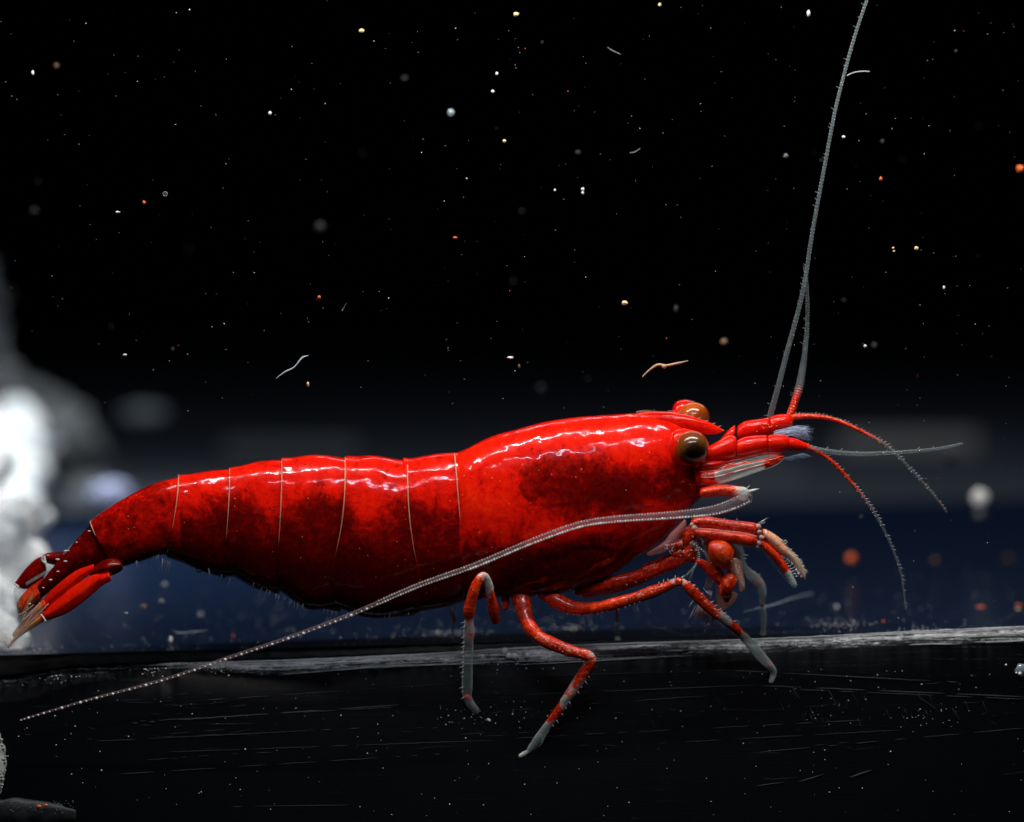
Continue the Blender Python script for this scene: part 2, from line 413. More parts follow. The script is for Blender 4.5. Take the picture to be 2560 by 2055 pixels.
def lump(name, balls, m, label, cat, group=None, bumpk=.35, voxel=.22):
    mb = MB()
    for (px, py, Y, r, sx, sz) in balls:
        ball(mb, at(px, py, Y), r/100*(60+Y)/60, 4, (sx, .8, sz), bumpk, .8)
    o = mb.build(name, m)
    rm = o.modifiers.new('fuse', 'REMESH'); rm.mode = 'VOXEL'; rm.voxel_size = voxel; rm.use_smooth_shade = True
    sm = o.modifiers.new('weather', 'SMOOTH'); sm.factor = .5; sm.iterations = 12
    return centre(tag(o, label, cat, group))
def crag(name, cores, m, label, n=26, voxel=.3):
    rg = random.Random(len(cores)*13+n); balls = []
    for (px, py, Y, r_) in cores:
        balls.append((px, py, Y, r_*.8, 1, 1))
        for _ in range(n):
            a = rg.uniform(0, 6.283); q = rg.uniform(.45, .95)*r_
            balls.append((px+math.cos(a)*q, py+math.sin(a)*q, Y+rg.uniform(-2, 4), r_*rg.uniform(.2, .4), rg.uniform(.7, 1.4), rg.uniform(.7, 1.4)))
    mb = MB()
    for (px, py, Y, r_, sx, sz) in balls: ball(mb, at(px, py, Y), r_/100*(60+Y)/60, 2, (sx, .8, sz), .4, .9)
    o = mb.build(name, m); rm = o.modifiers.new('fuse', 'REMESH'); rm.mode = 'VOXEL'; rm.voxel_size = voxel; rm.use_smooth_shade = True
    sm = o.modifiers.new('weather', 'SMOOTH'); sm.factor = .5; sm.iterations = 10
    return centre(tag(o, label, 'rock'))
GREYROCK = make_rock(); GREYROCK.name = 'grey_stone'
for nd in GREYROCK.node_tree.nodes:
    if nd.type == 'VALTORGB':
        for e, c in zip(nd.color_ramp.elements, (.06, .15, .32)): e.color = (c*.92, c, c*1.04, 1)
crag('white_rock', [(-120, 1540, 6, 190), (-70, 1440, 9, 170), (-60, 1350, 13, 170), (-40, 1310, 18, 170), (10, 1290, 23, 120), (0, 1240, 27, 120), (-70, 1190, 30, 180), (50, 1140, 36, 95)], M['rock'],
     'large glaring white rock out of focus behind the tail at the left')
crag('grey_rock', [(-15, 980, 44, 85), (95, 1010, 46, 60), (150, 1090, 42, 85), (235, 1130, 44, 48), (215, 1270, 38, 85), (-30, 860, 46, 62), (-42, 740, 46, 52), (-45, 660, 46, 40), (280, 1325, 36, 45)], GREYROCK,
     'grey craggy rock out of focus rising along the left edge above the white one')
lump('pale_pebble', [(275, 1235, 26, 50, 1.3, .8)], make_plain('bluish_stone', (.2, .23, .36), .5, 1, .1), 'soft bluish white pebble just above the end of the abdomen', 'pebble', bumpk=.15)
lump('grey_pebble', [(360, 1035, 45, 45, 1.6, .6)], make_plain('dull_stone', (.1, .12, .14), .6), 'faint grey pebble out of focus right of the white rock', 'pebble', bumpk=.2)
lump('white_stone', [(-70, 1540, 3.0, 110, .9, 1.1), (-10, 1600, 2.4, 80, 1.0, .9), (45, 1650, 1.6, 34, 1.2, .6)], M['rock'],
     'small white stone touching the tail tip at the ledge corner', 'stone', bumpk=.25, voxel=.05)
# added bars, their grey standing in for bands of hazy glow
for (x0, x1, y0, y1, Y, c, lab) in ((2090, 2440, 1078, 1140, 58, (.17, .165, .16), 'added grey bar imitating a pale glow behind the straight feeler'),
                                    (1600, 2010, 1175, 1240, 44, (.075, .085, .095), 'added grey bar imitating a dull glow under the antennal scale'),
                                    (560, 900, 1095, 1150, 52, (.042, .052, .062), 'added grey bar imitating a dull glow above the middle of the abdomen')):
    mb = MB(); a = at(x0, y1, Y); b = at(x1, y0, Y); box(mb, (a.x, Y-1, a.z), (b.x, Y, b.z))
    o = mb.build('glow_bar', make_plain('glow_grey', c, .6), smooth=False)
    bv = o.modifiers.new('bevel', 'BEVEL'); bv.width = .2; bv.segments = 3
    tag(centre(o), lab, 'bar', 'bars added for the blurred glow at the back')

# scratches and flecks on the front face
mb = MB()
def scratch(x0, y0, x1, y1, wpx=1.2, broken=.2, bow=0):
    L = math.hypot(x1-x0, y1-y0); n = max(3, int(L/14)); run = []
    for i in range(n+1):
        t = i/n; x = x0+(x1-x0)*t; y = y0+(y1-y0)*t+bow*math.sin(math.pi*t)+1.2*noise.noise(Vector((x*.05, y0, 0)))
        on = noise.noise(Vector((x*.03, y0*.7, 5)))+.5 > broken
        if on: run.append((x, y))
        if (not on or i == n) and len(run) > 1:
            P = [at(a, b, face_Y(b)-.02) for a, b in run]
            r = [wpx/200*(.35+.65*math.sin(math.pi*(j+.5)/len(run))) for j in range(len(run))]
            tube3(mb, P, r, [(1, 1, 0, 1)]*len(run), 4)
        if not on: run = []
for a in [(520, 1750, 1150, 1708, 2), (330, 1808, 1000, 1762, 2.6), (350, 1803, 980, 1768, 1.6), (1320, 1690, 1830, 1676, 1.8), (1830, 1676, 2440, 1708, 2.4), (1300, 1737, 1900, 1712, 2.4), (1900, 1714, 2560, 1742, 3), (2000, 1724, 2560, 1748, 2),
          (1400, 1765, 1900, 1730, 1.6), (1290, 1845, 2200, 1798, 1.6), (1650, 1858, 2250, 1825, 1.3), (1900, 1880, 2560, 1820, 1.6), (240, 1853, 900, 1820, 1.4), (300, 1935, 1100, 1885, 1.6), (420, 1880, 1250, 1850, 1.2), (900, 2012, 480, 2018, 1.3),
          (1978, 1715, 2033, 1800, 2.6), (1998, 1715, 2045, 1810, 1.6), (2070, 1722, 2095, 1770, 1.8), (2295, 1735, 2320, 1790, 2.2), (2295, 1740, 2350, 1780, 1.5), (2380, 1770, 2400, 1800, 1.6),
          (1920, 1640, 2000, 1612, 2.2), (2040, 1628, 2100, 1606, 2), (2180, 1634, 2240, 1606, 2.8), (2360, 1620, 2405, 1604, 2.2), (2400, 1624, 2460, 1602, 3), (2475, 1628, 2540, 1600, 4), (2540, 1628, 2600, 1608, 2.5),
          (2110, 1948, 2180, 1925, 4), (1980, 1960, 2060, 1935, 2.5), (1890, 1965, 1960, 1955, 2)]:
    scratch(*a)
for _ in range(110):
    y = rng.choice((rng.uniform(1690, 1850), rng.uniform(1690, 1960))); x = rng.uniform(0, 2560); L = rng.uniform(20, 380)*rng.random()
    scratch(x, y, x+L, y-L*.045+rng.uniform(-9, 9), rng.uniform(.35, 1.0), .4, rng.uniform(-8, 8))
for _ in range(26):
    x = rng.gauss(2150, 200); y = rng.uniform(1725, 1800); L = rng.uniform(8, 34); scratch(x, y, x+L*.45, y+L, rng.uniform(.6, 1.3), .1)
mbr = MB()
for _ in range(70):
    x0 = rng.uniform(350, 2500) if rng.random() < .8 else rng.uniform(1500, 2560); L = rng.uniform(60, 520); u0 = rng.random()**1.6; u1 = u0-rng.uniform(-.1, .35)*L/400; run = []
    n = max(4, int(L/16))
    for i in range(n+1):
        x = x0+L*i/n; u = max(-.03, min(1.05, u0+(u1-u0)*i/n+.03*noise.noise(Vector((x*.02, u0*30, 0)))))
        if x > 2600: break
        T, B_ = lerp_poly(RIDGE_T, x), lerp_poly(RIDGE_B, x)
        run.append(at(x, T+(B_-T)*u, YR+(YB-YR)*u-.05))
    if len(run) > 2: tube3(mbr, run, [rng.uniform(.005, .011)*math.sin(math.pi*(j+.6)/(len(run)+.2))**.5 for j in range(len(run))], [(1, 1, 0, 1)]*len(run), 4)
T_ = [at(x, lerp_poly(RIDGE_T, x)+1.2*noise.noise(Vector((x*.03, 0, 0))), YR-.05) for x in range(600, 2600, 12)]
tube3(mbr, T_, [max(.003, .014+.016*noise.noise(Vector((i*.35, 4, 0)))) for i in range(len(T_))], [(1, 1, 0, 1)]*len(T_), 5)
tag(mbr.build('edge_scratches', make_plain('edge_white', (.9, .92, .92), .4, .95, .5, 8)), 'bright hairline scratches along the worn edge of the ledge', 'scratches', kind='stuff')
tag(mb.build('scratches', M['scratch']), 'fine pale scratches running along the black front face', 'scratches', kind='stuff')
mb = MB()
def fleck(mb, p, r): ball(mb, p, r, 1, (rng.uniform(.7, 1.6), 1, rng.uniform(.6, 1.1)), 0, col=(1, 1, 0, 1))
for _ in range(260):
    x = rng.uniform(-20, 2580); y = rng.uniform(1670, 2040) if rng.random() < .8 else rng.uniform(1660, 1800)
    fleck(mb, at(x, y, face_Y(y)-.02), rng.choice((.007, .009, .012, .016))*rng.uniform(.6, 1.2))
for _ in range(260):
    cx, cy, s = rng.choice(((1280, 1640, 40), (1320, 1645, 45), (380, 1675, 25), (160, 1690, 26), (2050, 1770, 60), (2330, 1790, 45), (1150, 1790, 45), (1330, 1780, 50), (560, 1670, 22)))
    x = rng.gauss(cx, s); y = rng.gauss(cy, s*.35)
    y = max(y, lerp_poly(RIDGE_T, x)+12)
    fleck(mb, at(x, y, min(YB, face_Y(y))-.04), rng.uniform(.004, .02)*(1 if cy < 1700 else .6))
tag(mb.build('face_flecks', M['white']), 'tiny white flecks stuck on the black front face', 'flecks', kind='stuff')
mb = MB()
for _ in range(1100):
    x = rng.uniform(60, 2580); u = rng.random()**2.0
    yb = lerp_poly(FLOOR_L, x)-2; y = yb-u*150
    fleck(mb, on_floor(x, y)+Vector((0, 0, .01)), rng.choice((.004, .006, .009, .014))*rng.uniform(.5, 1.2))
for cx, cy, n_ in ((1110, 1588, 90), (1400, 1575, 70), (930, 1606, 60), (2100, 1560, 80), (1180, 1590, 60), (2330, 1580, 40), (60, 1625, 60)):
    for _ in range(n_):
        x = rng.gauss(cx, 45); y = min(rng.gauss(cy, 8), lerp_poly(FLOOR_L, x)-2)
        fleck(mb, on_floor(x, y)+Vector((0, 0, .012)), rng.uniform(.006, .018))
tag(mb.build('floor_dust', M['white']), 'white dust scattered over the navy floor near the ledge', 'dust', kind='stuff')
# white beads where the ledge edge glints
wb = [(1262, 1628, 9), (1272, 1640, 8), (1287, 1641, 8), (1318, 1640, 6), (1256, 1649, 4), (1193, 1636, 4), (1124, 1643, 3.5), (1132, 1644, 3), (1240, 1656, 3.5), (1321, 1671, 3), (838, 1656, 3.5), (890, 1655, 3)]
for i, (x, y, r) in enumerate(wb[:4]):
    mb = MB(); ball(mb, at(x, y, YB-.04), r/100, 2, (1, .7, 1), .15)
    o = centre(tag(mb.build('glint_bead', M['white']), None, 'bead', 'white beads stuck on the worn ledge edge'))
    o['label'] = {0: 'white bead, topmost of the cluster on the ledge edge between the middle legs', 1: 'large white bead under the topmost one of the edge cluster', 2: 'large white bead, right one of the pair on the ledge edge cluster', 3: 'oval white bead alone just right of the edge cluster'}.get(i, 'small white bead stuck on the worn ledge edge')

# debris at the left edge
mb = MB()
S = spline([(-20, 1795, 20), (6, 1860, 14), (14, 1900, 20), (8, 1950, 12), (-6, 2000, 10), (-10, 2070, 12)], 40)
tube3(mb, [at(a[0]-14, a[1], face_Y(a[1])-.1) for a in S], [.16+.05*noise.noise(Vector((a[1]*.06, 0, 0))) for a in S], [(1, 1, 0, 1)]*40, 10)
for _ in range(60):
    a = rng.choice(S); ball(mb, at(a[0]-6+rng.uniform(-8, 8), a[1], face_Y(a[1])-.22), rng.uniform(.02, .05), 1)
centre(tag(mb.build('crusty_strip', make_plain('crust', (.42, .45, .4), .6, 1, .5, 8)), 'crusty pale strip down the left end of the black face', 'crust'))
t = thing('debris_flake', at(90, 2040, face_Y(2040)-.15), 'flat dark flake with two red grains low in the left corner', 'debris')
mb = MB()
loft(mb, [(-30, 1998, -30, 2080, .12), (30, 1996, 30, 2078, .16), (90, 2004, 90, 2070, .16), (150, 2010, 150, 2062, .14), (190, 2028, 190, 2050, .06)], 30, 16, face_Y(2040)-.15)
for v in range(len(mb.v)):
    q = Vector(mb.v[v]); mb.v[v] = tuple(q+Vector((0, .04, .05))*noise.fractal(q*4, 1, 2, 4))
mb.build('flake', M['debris'], t)
for x, y, r in ((97, 2016, 5), (115, 2013, 4)):
    mb = MB(); ball(mb, at(x, y, face_Y(2040)-.36), r/100, 2, (1.3, .6, .8), .2); mb.build('red_grain', M['orange'], t)
mb = MB()
for _ in range(70):
    x = rng.uniform(0, 185); y = 2002+abs(rng.gauss(0, 14)); ball(mb, at(x, y, face_Y(2040)-.32), rng.uniform(.006, .018), 1)
tag(mb.build('crumbs', M['dimw'], t), kind='stuff')
t = thing('clear_grain', at(2552, 1672, face_Y(1672)-.1), 'clear glassy grain on the ledge at the right margin', 'grain')
mb = MB(); ball(mb, at(2556, 1675, face_Y(1672)-.1), .17, 3, (1, .5, .9), .35); mb.build('grain', M['bubble'], t)
for x, y, r in ((2550, 1684, 5), (2541, 1682, 3), (2515, 1662, 3)):
    mb = MB(); ball(mb, at(x, y, face_Y(1672)-.25), r/100, 1); mb.build('bright_chip', M['white'], t)

# ---------------------------------------------------------------- the shrimp
SX = at(1400, 1560, 0)
sh = thing('shrimp', (SX.x, 0, SX.z), 'glossy red shrimp facing right astride the black ledge', 'shrimp')
def sect(*rows):
    return [tuple(list(V(a, b))+list(V(c, d))+[w]) for a, b, c, d, w in rows]
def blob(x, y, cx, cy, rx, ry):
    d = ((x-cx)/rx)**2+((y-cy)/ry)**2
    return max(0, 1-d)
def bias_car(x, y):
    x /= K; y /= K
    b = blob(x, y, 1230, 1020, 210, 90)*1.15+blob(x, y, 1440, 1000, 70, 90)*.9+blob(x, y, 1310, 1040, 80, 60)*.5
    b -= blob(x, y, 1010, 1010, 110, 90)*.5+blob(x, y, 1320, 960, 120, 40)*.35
    b += .8*max(0, min(1, (y-1090)/70))*(1-.5*blob(x, y, 1100, 1110, 130, 50))+.6*max(0, min(1, (y-1150)/60))  # low flank darkened: underside shade painted in with the pigment
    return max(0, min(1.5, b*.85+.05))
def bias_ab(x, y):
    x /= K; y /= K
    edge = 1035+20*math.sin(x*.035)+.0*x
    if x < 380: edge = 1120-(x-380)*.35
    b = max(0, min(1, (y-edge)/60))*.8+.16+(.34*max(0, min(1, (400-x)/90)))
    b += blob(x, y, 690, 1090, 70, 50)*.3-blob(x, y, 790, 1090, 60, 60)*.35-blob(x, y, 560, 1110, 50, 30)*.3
    b += max(0, min(1, (y-1140)/60))*.6  # belly edge darkened further, shade put into the shell colour
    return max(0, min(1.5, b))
# continuous inner body
mb = MB()
loft(mb, sect((1478, 975, 1474, 1020, .3), (1440, 905, 1445, 1070, .62), (1395, 882, 1410, 1110, .85), (1290, 880, 1330, 1170, 1.1), (1150, 896, 1180, 1235, 1.18), (1030, 930, 1040, 1250, 1.1),
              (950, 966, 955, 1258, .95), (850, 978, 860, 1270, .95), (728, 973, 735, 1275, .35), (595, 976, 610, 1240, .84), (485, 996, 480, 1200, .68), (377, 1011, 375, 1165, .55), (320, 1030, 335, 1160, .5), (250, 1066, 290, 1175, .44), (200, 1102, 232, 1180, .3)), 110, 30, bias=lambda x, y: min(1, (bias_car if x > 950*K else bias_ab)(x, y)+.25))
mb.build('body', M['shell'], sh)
# carapace
mb = MB()
car = sect((954, 957, 975, 1266, .97), (975, 948, 1000, 1264, 1.12), (1030, 921, 1040, 1258, 1.2), (1090, 903, 1110, 1257, 1.25), (1150, 888, 1190, 1248, 1.27), (1220, 878, 1270, 1222, 1.25), (1290, 873, 1340, 1178, 1.18),
           (1350, 870, 1398, 1138, 1.05), (1400, 876, 1436, 1097, .88), (1435, 893, 1458, 1064, .70), (1462, 915, 1474, 1050, .54), (1480, 942, 1484, 1028, .38))
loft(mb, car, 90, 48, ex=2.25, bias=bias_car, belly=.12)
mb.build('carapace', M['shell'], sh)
def rim(name, line, Y0, r=.018, parent=None):
    pass
# abdomen plates
SEG = [
    (sect((968, 953, 990, 1262, .98), (910, 960, 935, 1276, .99), (849, 970, 872, 1288, 1.0)), 1.0, .95),
    (sect((858, 971, 905, 1270, 1.10), (830, 968, 860, 1291, 1.14), (780, 962, 770, 1297, 1.15), (727, 965, 672, 1260, 1.08)), 2.6, 1),
    (sect((738, 966, 705, 1278, 1.0), (660, 961, 645, 1278, 1.0), (594, 968, 580, 1234, .95)), 1.6, 1),
    (sect((603, 968, 605, 1244, .9), (540, 975, 545, 1240, .88), (484, 988, 470, 1200, .82)), 1.6, 1),
    (sect((492, 988, 495, 1214, .76), (430, 995, 440, 1206, .74), (376, 1003, 350, 1170, .67)), 1.6, 1),
    (sect((384, 1003, 384, 1178, .62), (320, 1021, 345, 1168, .6), (250, 1057, 300, 1180, .55), (212, 1082, 262, 1191, .48), (190, 1100, 236, 1186, .42)), 1.3, 1)]
for i, (rows_, bend, _) in enumerate(SEG):
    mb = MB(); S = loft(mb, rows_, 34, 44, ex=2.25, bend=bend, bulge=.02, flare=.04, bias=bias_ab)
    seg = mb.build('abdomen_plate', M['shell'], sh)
    # pale rear rim, thin raised lip on the back edge of the plate
    for a in ([S[-1], S[0]] if i == 1 else [] if i == 0 else [S[-1]]):
     hw = a[4]*(1.045 if a is S[-1] else 1.012); P = []
     e_ = .62 if i < 5 else .42
     for k in range(30):
        ph = -e_*math.pi+2*e_*math.pi*k/29
        c, s_ = math.cos(ph), math.sin(ph)
        c2 = math.copysign(abs(c)**(2/2.25), c); s2 = math.copysign(abs(s_)**(2/2.25), s_)
        u = (1-c2)/2; u_ = u**bend
        T = (a[0]+(a[2]-a[0])*u_, a[1]-2.5+(a[3]-a[1]+4)*u)
        P.append(at(T[0], T[1], s2*hw))
     mb = MB(); tube3(mb, P, [.017*math.sin(math.pi*(k+.5)/30)**.6*(1+.5*noise.noise(P[k]*5)) for k in range(30)], [(0, 1, 0, 1)]*30, 6)
     mb.build('pale_rim', M['rim'], seg)
# front rim of S1 against carapace
mb = MB()
P = [at(*V(957+12*u, 955+140*u), -.15-.98*math.sqrt(max(0, 1-(1-u*.75)**2))-.02) for u in [k/20 for k in range(21)]]
tube3(mb, P, [.02*(1-k/24) for k in range(21)], [(0, 1, 0, 1)]*21, 6)
mb.build('pale_rim', M['rim'], sh)
# belly bristles
mb = MB()
def fringe(P, n, L, dirx=-.25, diry=1, Yr=(-.5, .1), jit=.35, r=.008):
    for k in range(n):
        t = rng.random()*(len(P)-1); i = int(t); t -= i
        x = P[i][0]+(P[i+1][0]-P[i][0])*t; y = P[i][1]+(P[i+1][1]-P[i][1])*t
        l = L*rng.uniform(.4, 1); Y = rng.uniform(*Yr)
        hair(mb, at(x, y-4, Y), at(x+l*(dirx+rng.uniform(-jit, jit)), y+l*diry, Y), r)
fringe(pts(V, (262, 1190), (300, 1182), (335, 1170)), 16, 22)
fringe(pts(V, (338, 1178), (360, 1184)), 14, 34)
fringe(pts(V, (425, 1192), (450, 1206), (490, 1222)), 20, 26)
fringe(pts(V, (530, 1228), (600, 1262), (640, 1275)), 44, 22)
fringe(pts(V, (680, 1285), (735, 1295)), 14, 20)
fringe(pts(V, (800, 1296), (880, 1292)), 16, 12)
tag(mb.build('belly_bristles', M['hair'], sh), kind='stuff')
# swimmerets: dark ragged lobes under the abdomen
for rows_ in (sect((905, 1250, 880, 1290, .5), (860, 1260, 858, 1298, .4), (800, 1260, 812, 1294, .2)), sect((720, 1255, 720, 1288, .5), (670, 1250, 665, 1280, .4), (610, 1240, 622, 1266, .15)),
              sect((590, 1220, 590, 1252, .4), (560, 1210, 556, 1242, .4), (520, 1200, 528, 1222, .15)), sect((470, 1180, 480, 1216, .35), (440, 1170, 436, 1202, .35), (405, 1165, 415, 1184, .12))):
    mb = MB(); loft(mb, rows_, 20, 16, .1, bias=lambda x, y: 2.2, round_ends=True)
    for v in range(len(mb.v)):
        q = Vector(mb.v[v]); mb.v[v] = tuple(q+Vector((0, 0, .06))*noise.fractal(q*6, 1, 2, 4))
    mb.build('swimmeret', M['shell'], sh)

# rostrum
def V6(rows): return sect(*rows)
mb = MB()
loft(mb, sect((1335, 872, 1345, 892, .26), (1360, 867, 1372, 896, .3), (1400, 866, 1405, 903, .28), (1440, 872, 1445, 908, .22), (1475, 882, 1480, 914, .16), (1502, 893, 1505, 914, .09), (1522, 905, 1522, 909, .02)), 40, 20, -.12, ex=2.0, bias=lambda x, y: 0)
ro = mb.build('rostrum', M['shell'], sh)
mb = MB()
for x, y in [(1340+k*5.5, 868-1.6*math.sin(k*.5)) for k in range(15)]:
    if x > 1402: y = 866+(x-1402)*.16
    a = at(*V(x, y+2), -.12); b = at(*V(x+5, y-3.5), -.12); hair(mb, a, b, .018)
for x, y in [(1425, 869), (1440, 872), (1455, 876), (1470, 880), (1485, 886), (1500, 892), (1512, 898)]:
    hair(mb, at(*V(x, y+1), -.12), at(*V(x+8, y-2), -.12), .014)
hair(mb, at(*V(1519, 905), -.12), at(*V(1527, 907), -.12), .02)
tag(mb.build('teeth', M['rim'], ro), kind='stuff')

# eyes
def make_eye_at(cx, cy, Y, r, pup, name):
    e = MB(); vs, fs = ico(5); c = at(cx, cy, Y); cs = []
    for v in vs:
        d = (v-Vector(pup).normalized()).length
        cs.append((max(0, min(1, .02+.60*d-.22*max(0, -v.z))), 1, 0, 1))
    e.add([c+v*(r/100) for v in vs], fs, cs)
    st = MB()
    loft(st, [(cx-r*1.38, cy-r*.35, cx-r*1.38, cy+r*.45, r/100*.3), (cx-r*1.2, cy-r*.85, cx-r*1.22, cy+r*.85, r/100*.7), (cx-r*.9, cy-r*1.08, cx-r*.85, cy+r*1.08, r/100*.85), (cx-r*.4, cy-r*1.14, cx-r*.3, cy+r*1.12, r/100*.8), (cx+r*.1, cy-r*1.0, cx+r*.2, cy+r*1.0, r/100*.6)], 24, 28, Y+.26, ex=2, bias=lambda x, y: .1)
    s = st.build('eyestalk', M['shell'], sh)
    e.build('eye', M['eye'], s)
make_eye_at(1730, 1119, -.92, 42, (.12, -1, -.28), 'eye')
make_eye_at(1734, 1046, .55, 41, (.5, -.5, -.9), 'eye')

# antennular peduncles
def ped(segs, Y, w):
    for rows_ in segs:
        mb = MB(); rr = []
        for (tx, ty, bx, by, ww) in rows_: rr.append((*C1(tx, ty), *C1(bx, by), ww, Y, 1, 1))
        loft(mb, rr, 18, 18, ex=2.2, round_ends=True, bias=lambda x, y: 0)
        mb.build('antennule_segment', M['shell'], sh)
ped([[(880, 620, 800, 760, .15), (950, 540, 900, 720, .25), (1030, 480, 1010, 700, .25)], [(1040, 510, 1050, 660, .26), (1120, 450, 1150, 640, .3), (1250, 425, 1280, 610, .3), (1400, 400, 1410, 590, .26)],
     [(1390, 400, 1400, 590, .26), (1500, 370, 1490, 560, .28), (1600, 370, 1590, 540, .26), (1660, 400, 1650, 500, .15)]], .28, .3)
ped([[(720, 730, 700, 900, .25), (850, 650, 850, 890, .33), (960, 590, 960, 880, .36), (1050, 620, 1040, 860, .32)], [(1040, 650, 1030, 850, .3), (1140, 610, 1130, 840, .33), (1260, 595, 1260, 810, .33), (1380, 590, 1385, 780, .3)],
     [(1372, 595, 1378, 785, .28), (1450, 585, 1450, 775, .3), (1560, 590, 1555, 775, .28), (1612, 620, 1605, 750, .22)], [(1600, 620, 1600, 760, .24), (1680, 630, 1690, 765, .2), (1760, 665, 1780, 760, .14), (1850, 700, 1860, 770, .08)]], -.45, .3)
# collar under the eyes and mouth side
for rows_, Y in (([(640, 880, 660, 1010, .35), (720, 870, 740, 980, .3), (830, 860, 860, 960, .25), (960, 850, 960, 900, .12)], -.55), ([(560, 900, 620, 1180, .3), (640, 930, 690, 1180, .34), (720, 960, 760, 1160, .25)], -.45)):
    mb = MB(); loft(mb, [(*C1(a, b), *C1(c, d), w_, Y, 1, 1) for a, b, c, d, w_ in rows_], 18, 18, bias=lambda x, y: .35, round_ends=True)
    mb.build('antenna_base', M['shell'], sh)
# antennal scales: long clear blades with red edges
for rows_, Y, m_ in (([(650, 990, 660, 1120, .2, 1, 1), (760, 985, 770, 1130, .16, .9, .8), (900, 960, 880, 1110, .12, .25, .35), (1100, 905, 1080, 1050, .1, .1, .28), (1280, 870, 1270, 985, .08, .3, .4), (1400, 845, 1400, 945, .07, .8, .6), (1500, 828, 1500, 895, .05, 1, .9), (1550, 825, 1548, 845, .02, .9, .9)], -.75, 'limb'),
                     ([(800, 930, 800, 1000, .1, 1, 1), (950, 880, 960, 980, .1, .5, .4), (1150, 835, 1150, 930, .08, .2, .3), (1350, 790, 1360, 880, .06, .3, .4), (1520, 790, 1520, 840, .03, .7, .6)], -.6, 'limb')):
    mb = MB(); loft(mb, [(*C1(a, b), *C1(c, d), w_, Y, rd, op) for a, b, c, d, w_, rd, op in rows_], 40, 14)
    sc_o = mb.build('antennal_scale', M[m_], sh)
    mb = MB()
    tube(mb, [(*C1(a, b), Y-w_-.01, 1.7, .85, .9) for a, b, c, d, w_, rd, op in rows_], 30, 6)
    tube(mb, [(*C1(c, d), Y-w_*.3, 1.3, .0, .9) for a, b, c, d, w_, rd, op in rows_], 30, 6)
    tube(mb, [(*C1((a+c)/2, b*.55+d*.45), Y-w_-.02, 1.5, .6, .9) for a, b, c, d, w_, rd, op in rows_[:-2]], 30, 6)
    tag(mb.build('ribs', M['limb'], sc_o), kind='stuff')
# brush of hairs between the peduncles and under the tip
mb = MB()
for k in range(170):
    u = rng.random(); x = 1430+rng.uniform(0, 330); y = 540+60*u; y2 = 480+200*u+rng.uniform(-14, 14); x2 = x+(rng.uniform(1800, 1895)-x)*rng.uniform(.55, 1)
    y2 = y+(y2-y)*(x2-x)/(1890-x)
    a = at(*C1(x, y), rng.uniform(-.25, .3)); hair(mb, a, at(*C1(x2, y2), a.y+rng.uniform(-.1, .1)), rng.uniform(.005, .012), bow=-.05)
for _ in range(70):
    x = rng.uniform(1520, 1760); y = 845-(x-1520)*.22; l = rng.uniform(50, 120)
    a = at(*C1(x, y), -.6); hair(mb, a, at(*C1(x+l, y+l*.28), -.6), .007)
tag(mb.build('hair_brush', make_plain('bluish_bristle', (.6, .72, .95), .3, .75, .35, 9), sh), kind='stuff')

# antennal peduncle (near) with spine
mb = MB()
loft(mb, [(*C1(a, b), *C1(c, d), w_, -.95, rd, op) for a, b, c, d, w_, rd, op in
          [(640, 1170, 640, 1270, .25, 1, 1), (760, 1140, 740, 1265, .28, 1, 1), (900, 1125, 880, 1255, .26, .95, .8), (1030, 1140, 1000, 1270, .24, .55, .5), (1130, 1155, 1120, 1310, .22, .2, .5), (1185, 1190, 1170, 1280, .15, 0, .6)]], 36, 18, round_ends=True)
p = mb.build('antenna_peduncle', M['limb'], sh)
mb = MB(); hair(mb, at(*C1(1175, 1205), -1.05), at(*C1(1285, 1172), -1.05), .05)
for a, b, c, d in ((1150, 1170, 1190, 1130), (1180, 1235, 1215, 1250), (1160, 1280, 1185, 1300), (1120, 1300, 1125, 1335)): hair(mb, at(*C1(a, b), -1.05), at(*C1(c, d), -1.05), .012)
tag(mb.build('spines', M['spine'], p), kind='stuff')

# long near antenna sweeping back across the body
AL = [(1575, 1046, -1.1, 15), (1540, 1063, -1.25, 14), (1490, 1077, -1.4, 11.5), (1400, 1086, -1.5, 9.2), (1300, 1093, -1.6, 8.2), (1220, 1105, -1.62, 7.6), (1120, 1140, -1.62, 7), (1000, 1190, -1.6, 6.2), (880, 1233, -1.55, 5.6), (740, 1293, -1.5, 5), (600, 1345, -1.4, 4.4), (480, 1385, -1.3, 4), (340, 1432, -1.2, 3.4), (180, 1475, -1.1, 2.8), (42, 1516, -1.0, 2)]
rowsA = [(*V(x, y), Y, r, .0 if x > 1250 else .15, .16) for x, y, Y, r in AL]
mb = MB(); S = tube(mb, rowsA, 1100, 10, ring=4, rdepth=.12)
an = mb.build('antenna', M['longant'], sh)
mb = MB(); mb2 = MB()
for i in range(4, 1100, 4):
    a = S[i]; d = (S[min(1099, i+2)][0]-S[i-2][0], S[min(1099, i+2)][1]-S[i-2][1]); L = math.hypot(*d) or 1
    nx, ny = -d[1]/L, d[0]/L
    if ny < 0: nx, ny = -nx, -ny
    r = a[3]
    big = (i//4) % 5 == 0
    if i < 560:
        ball(mb, at(a[0]+nx*r*.8, a[1]+ny*r*.8, a[2]-r/140), (.034 if i < 420 else .026)*rng.uniform(.7, 1.15), 1)
        ball(mb, at(a[0]-nx*r*.85, a[1]-ny*r*.85, a[2]-r/160), .019*rng.uniform(.6, 1.1), 1)
    elif i % 8 == 0:
        ball(mb, at(a[0]+nx*r*.6, a[1]+ny*r*.6, a[2]-r/120), (.04 if i % 24 == 0 else .024)*rng.uniform(.8, 1.15), 1)
tag(mb.build('beads', M['bead'], an), kind='stuff')

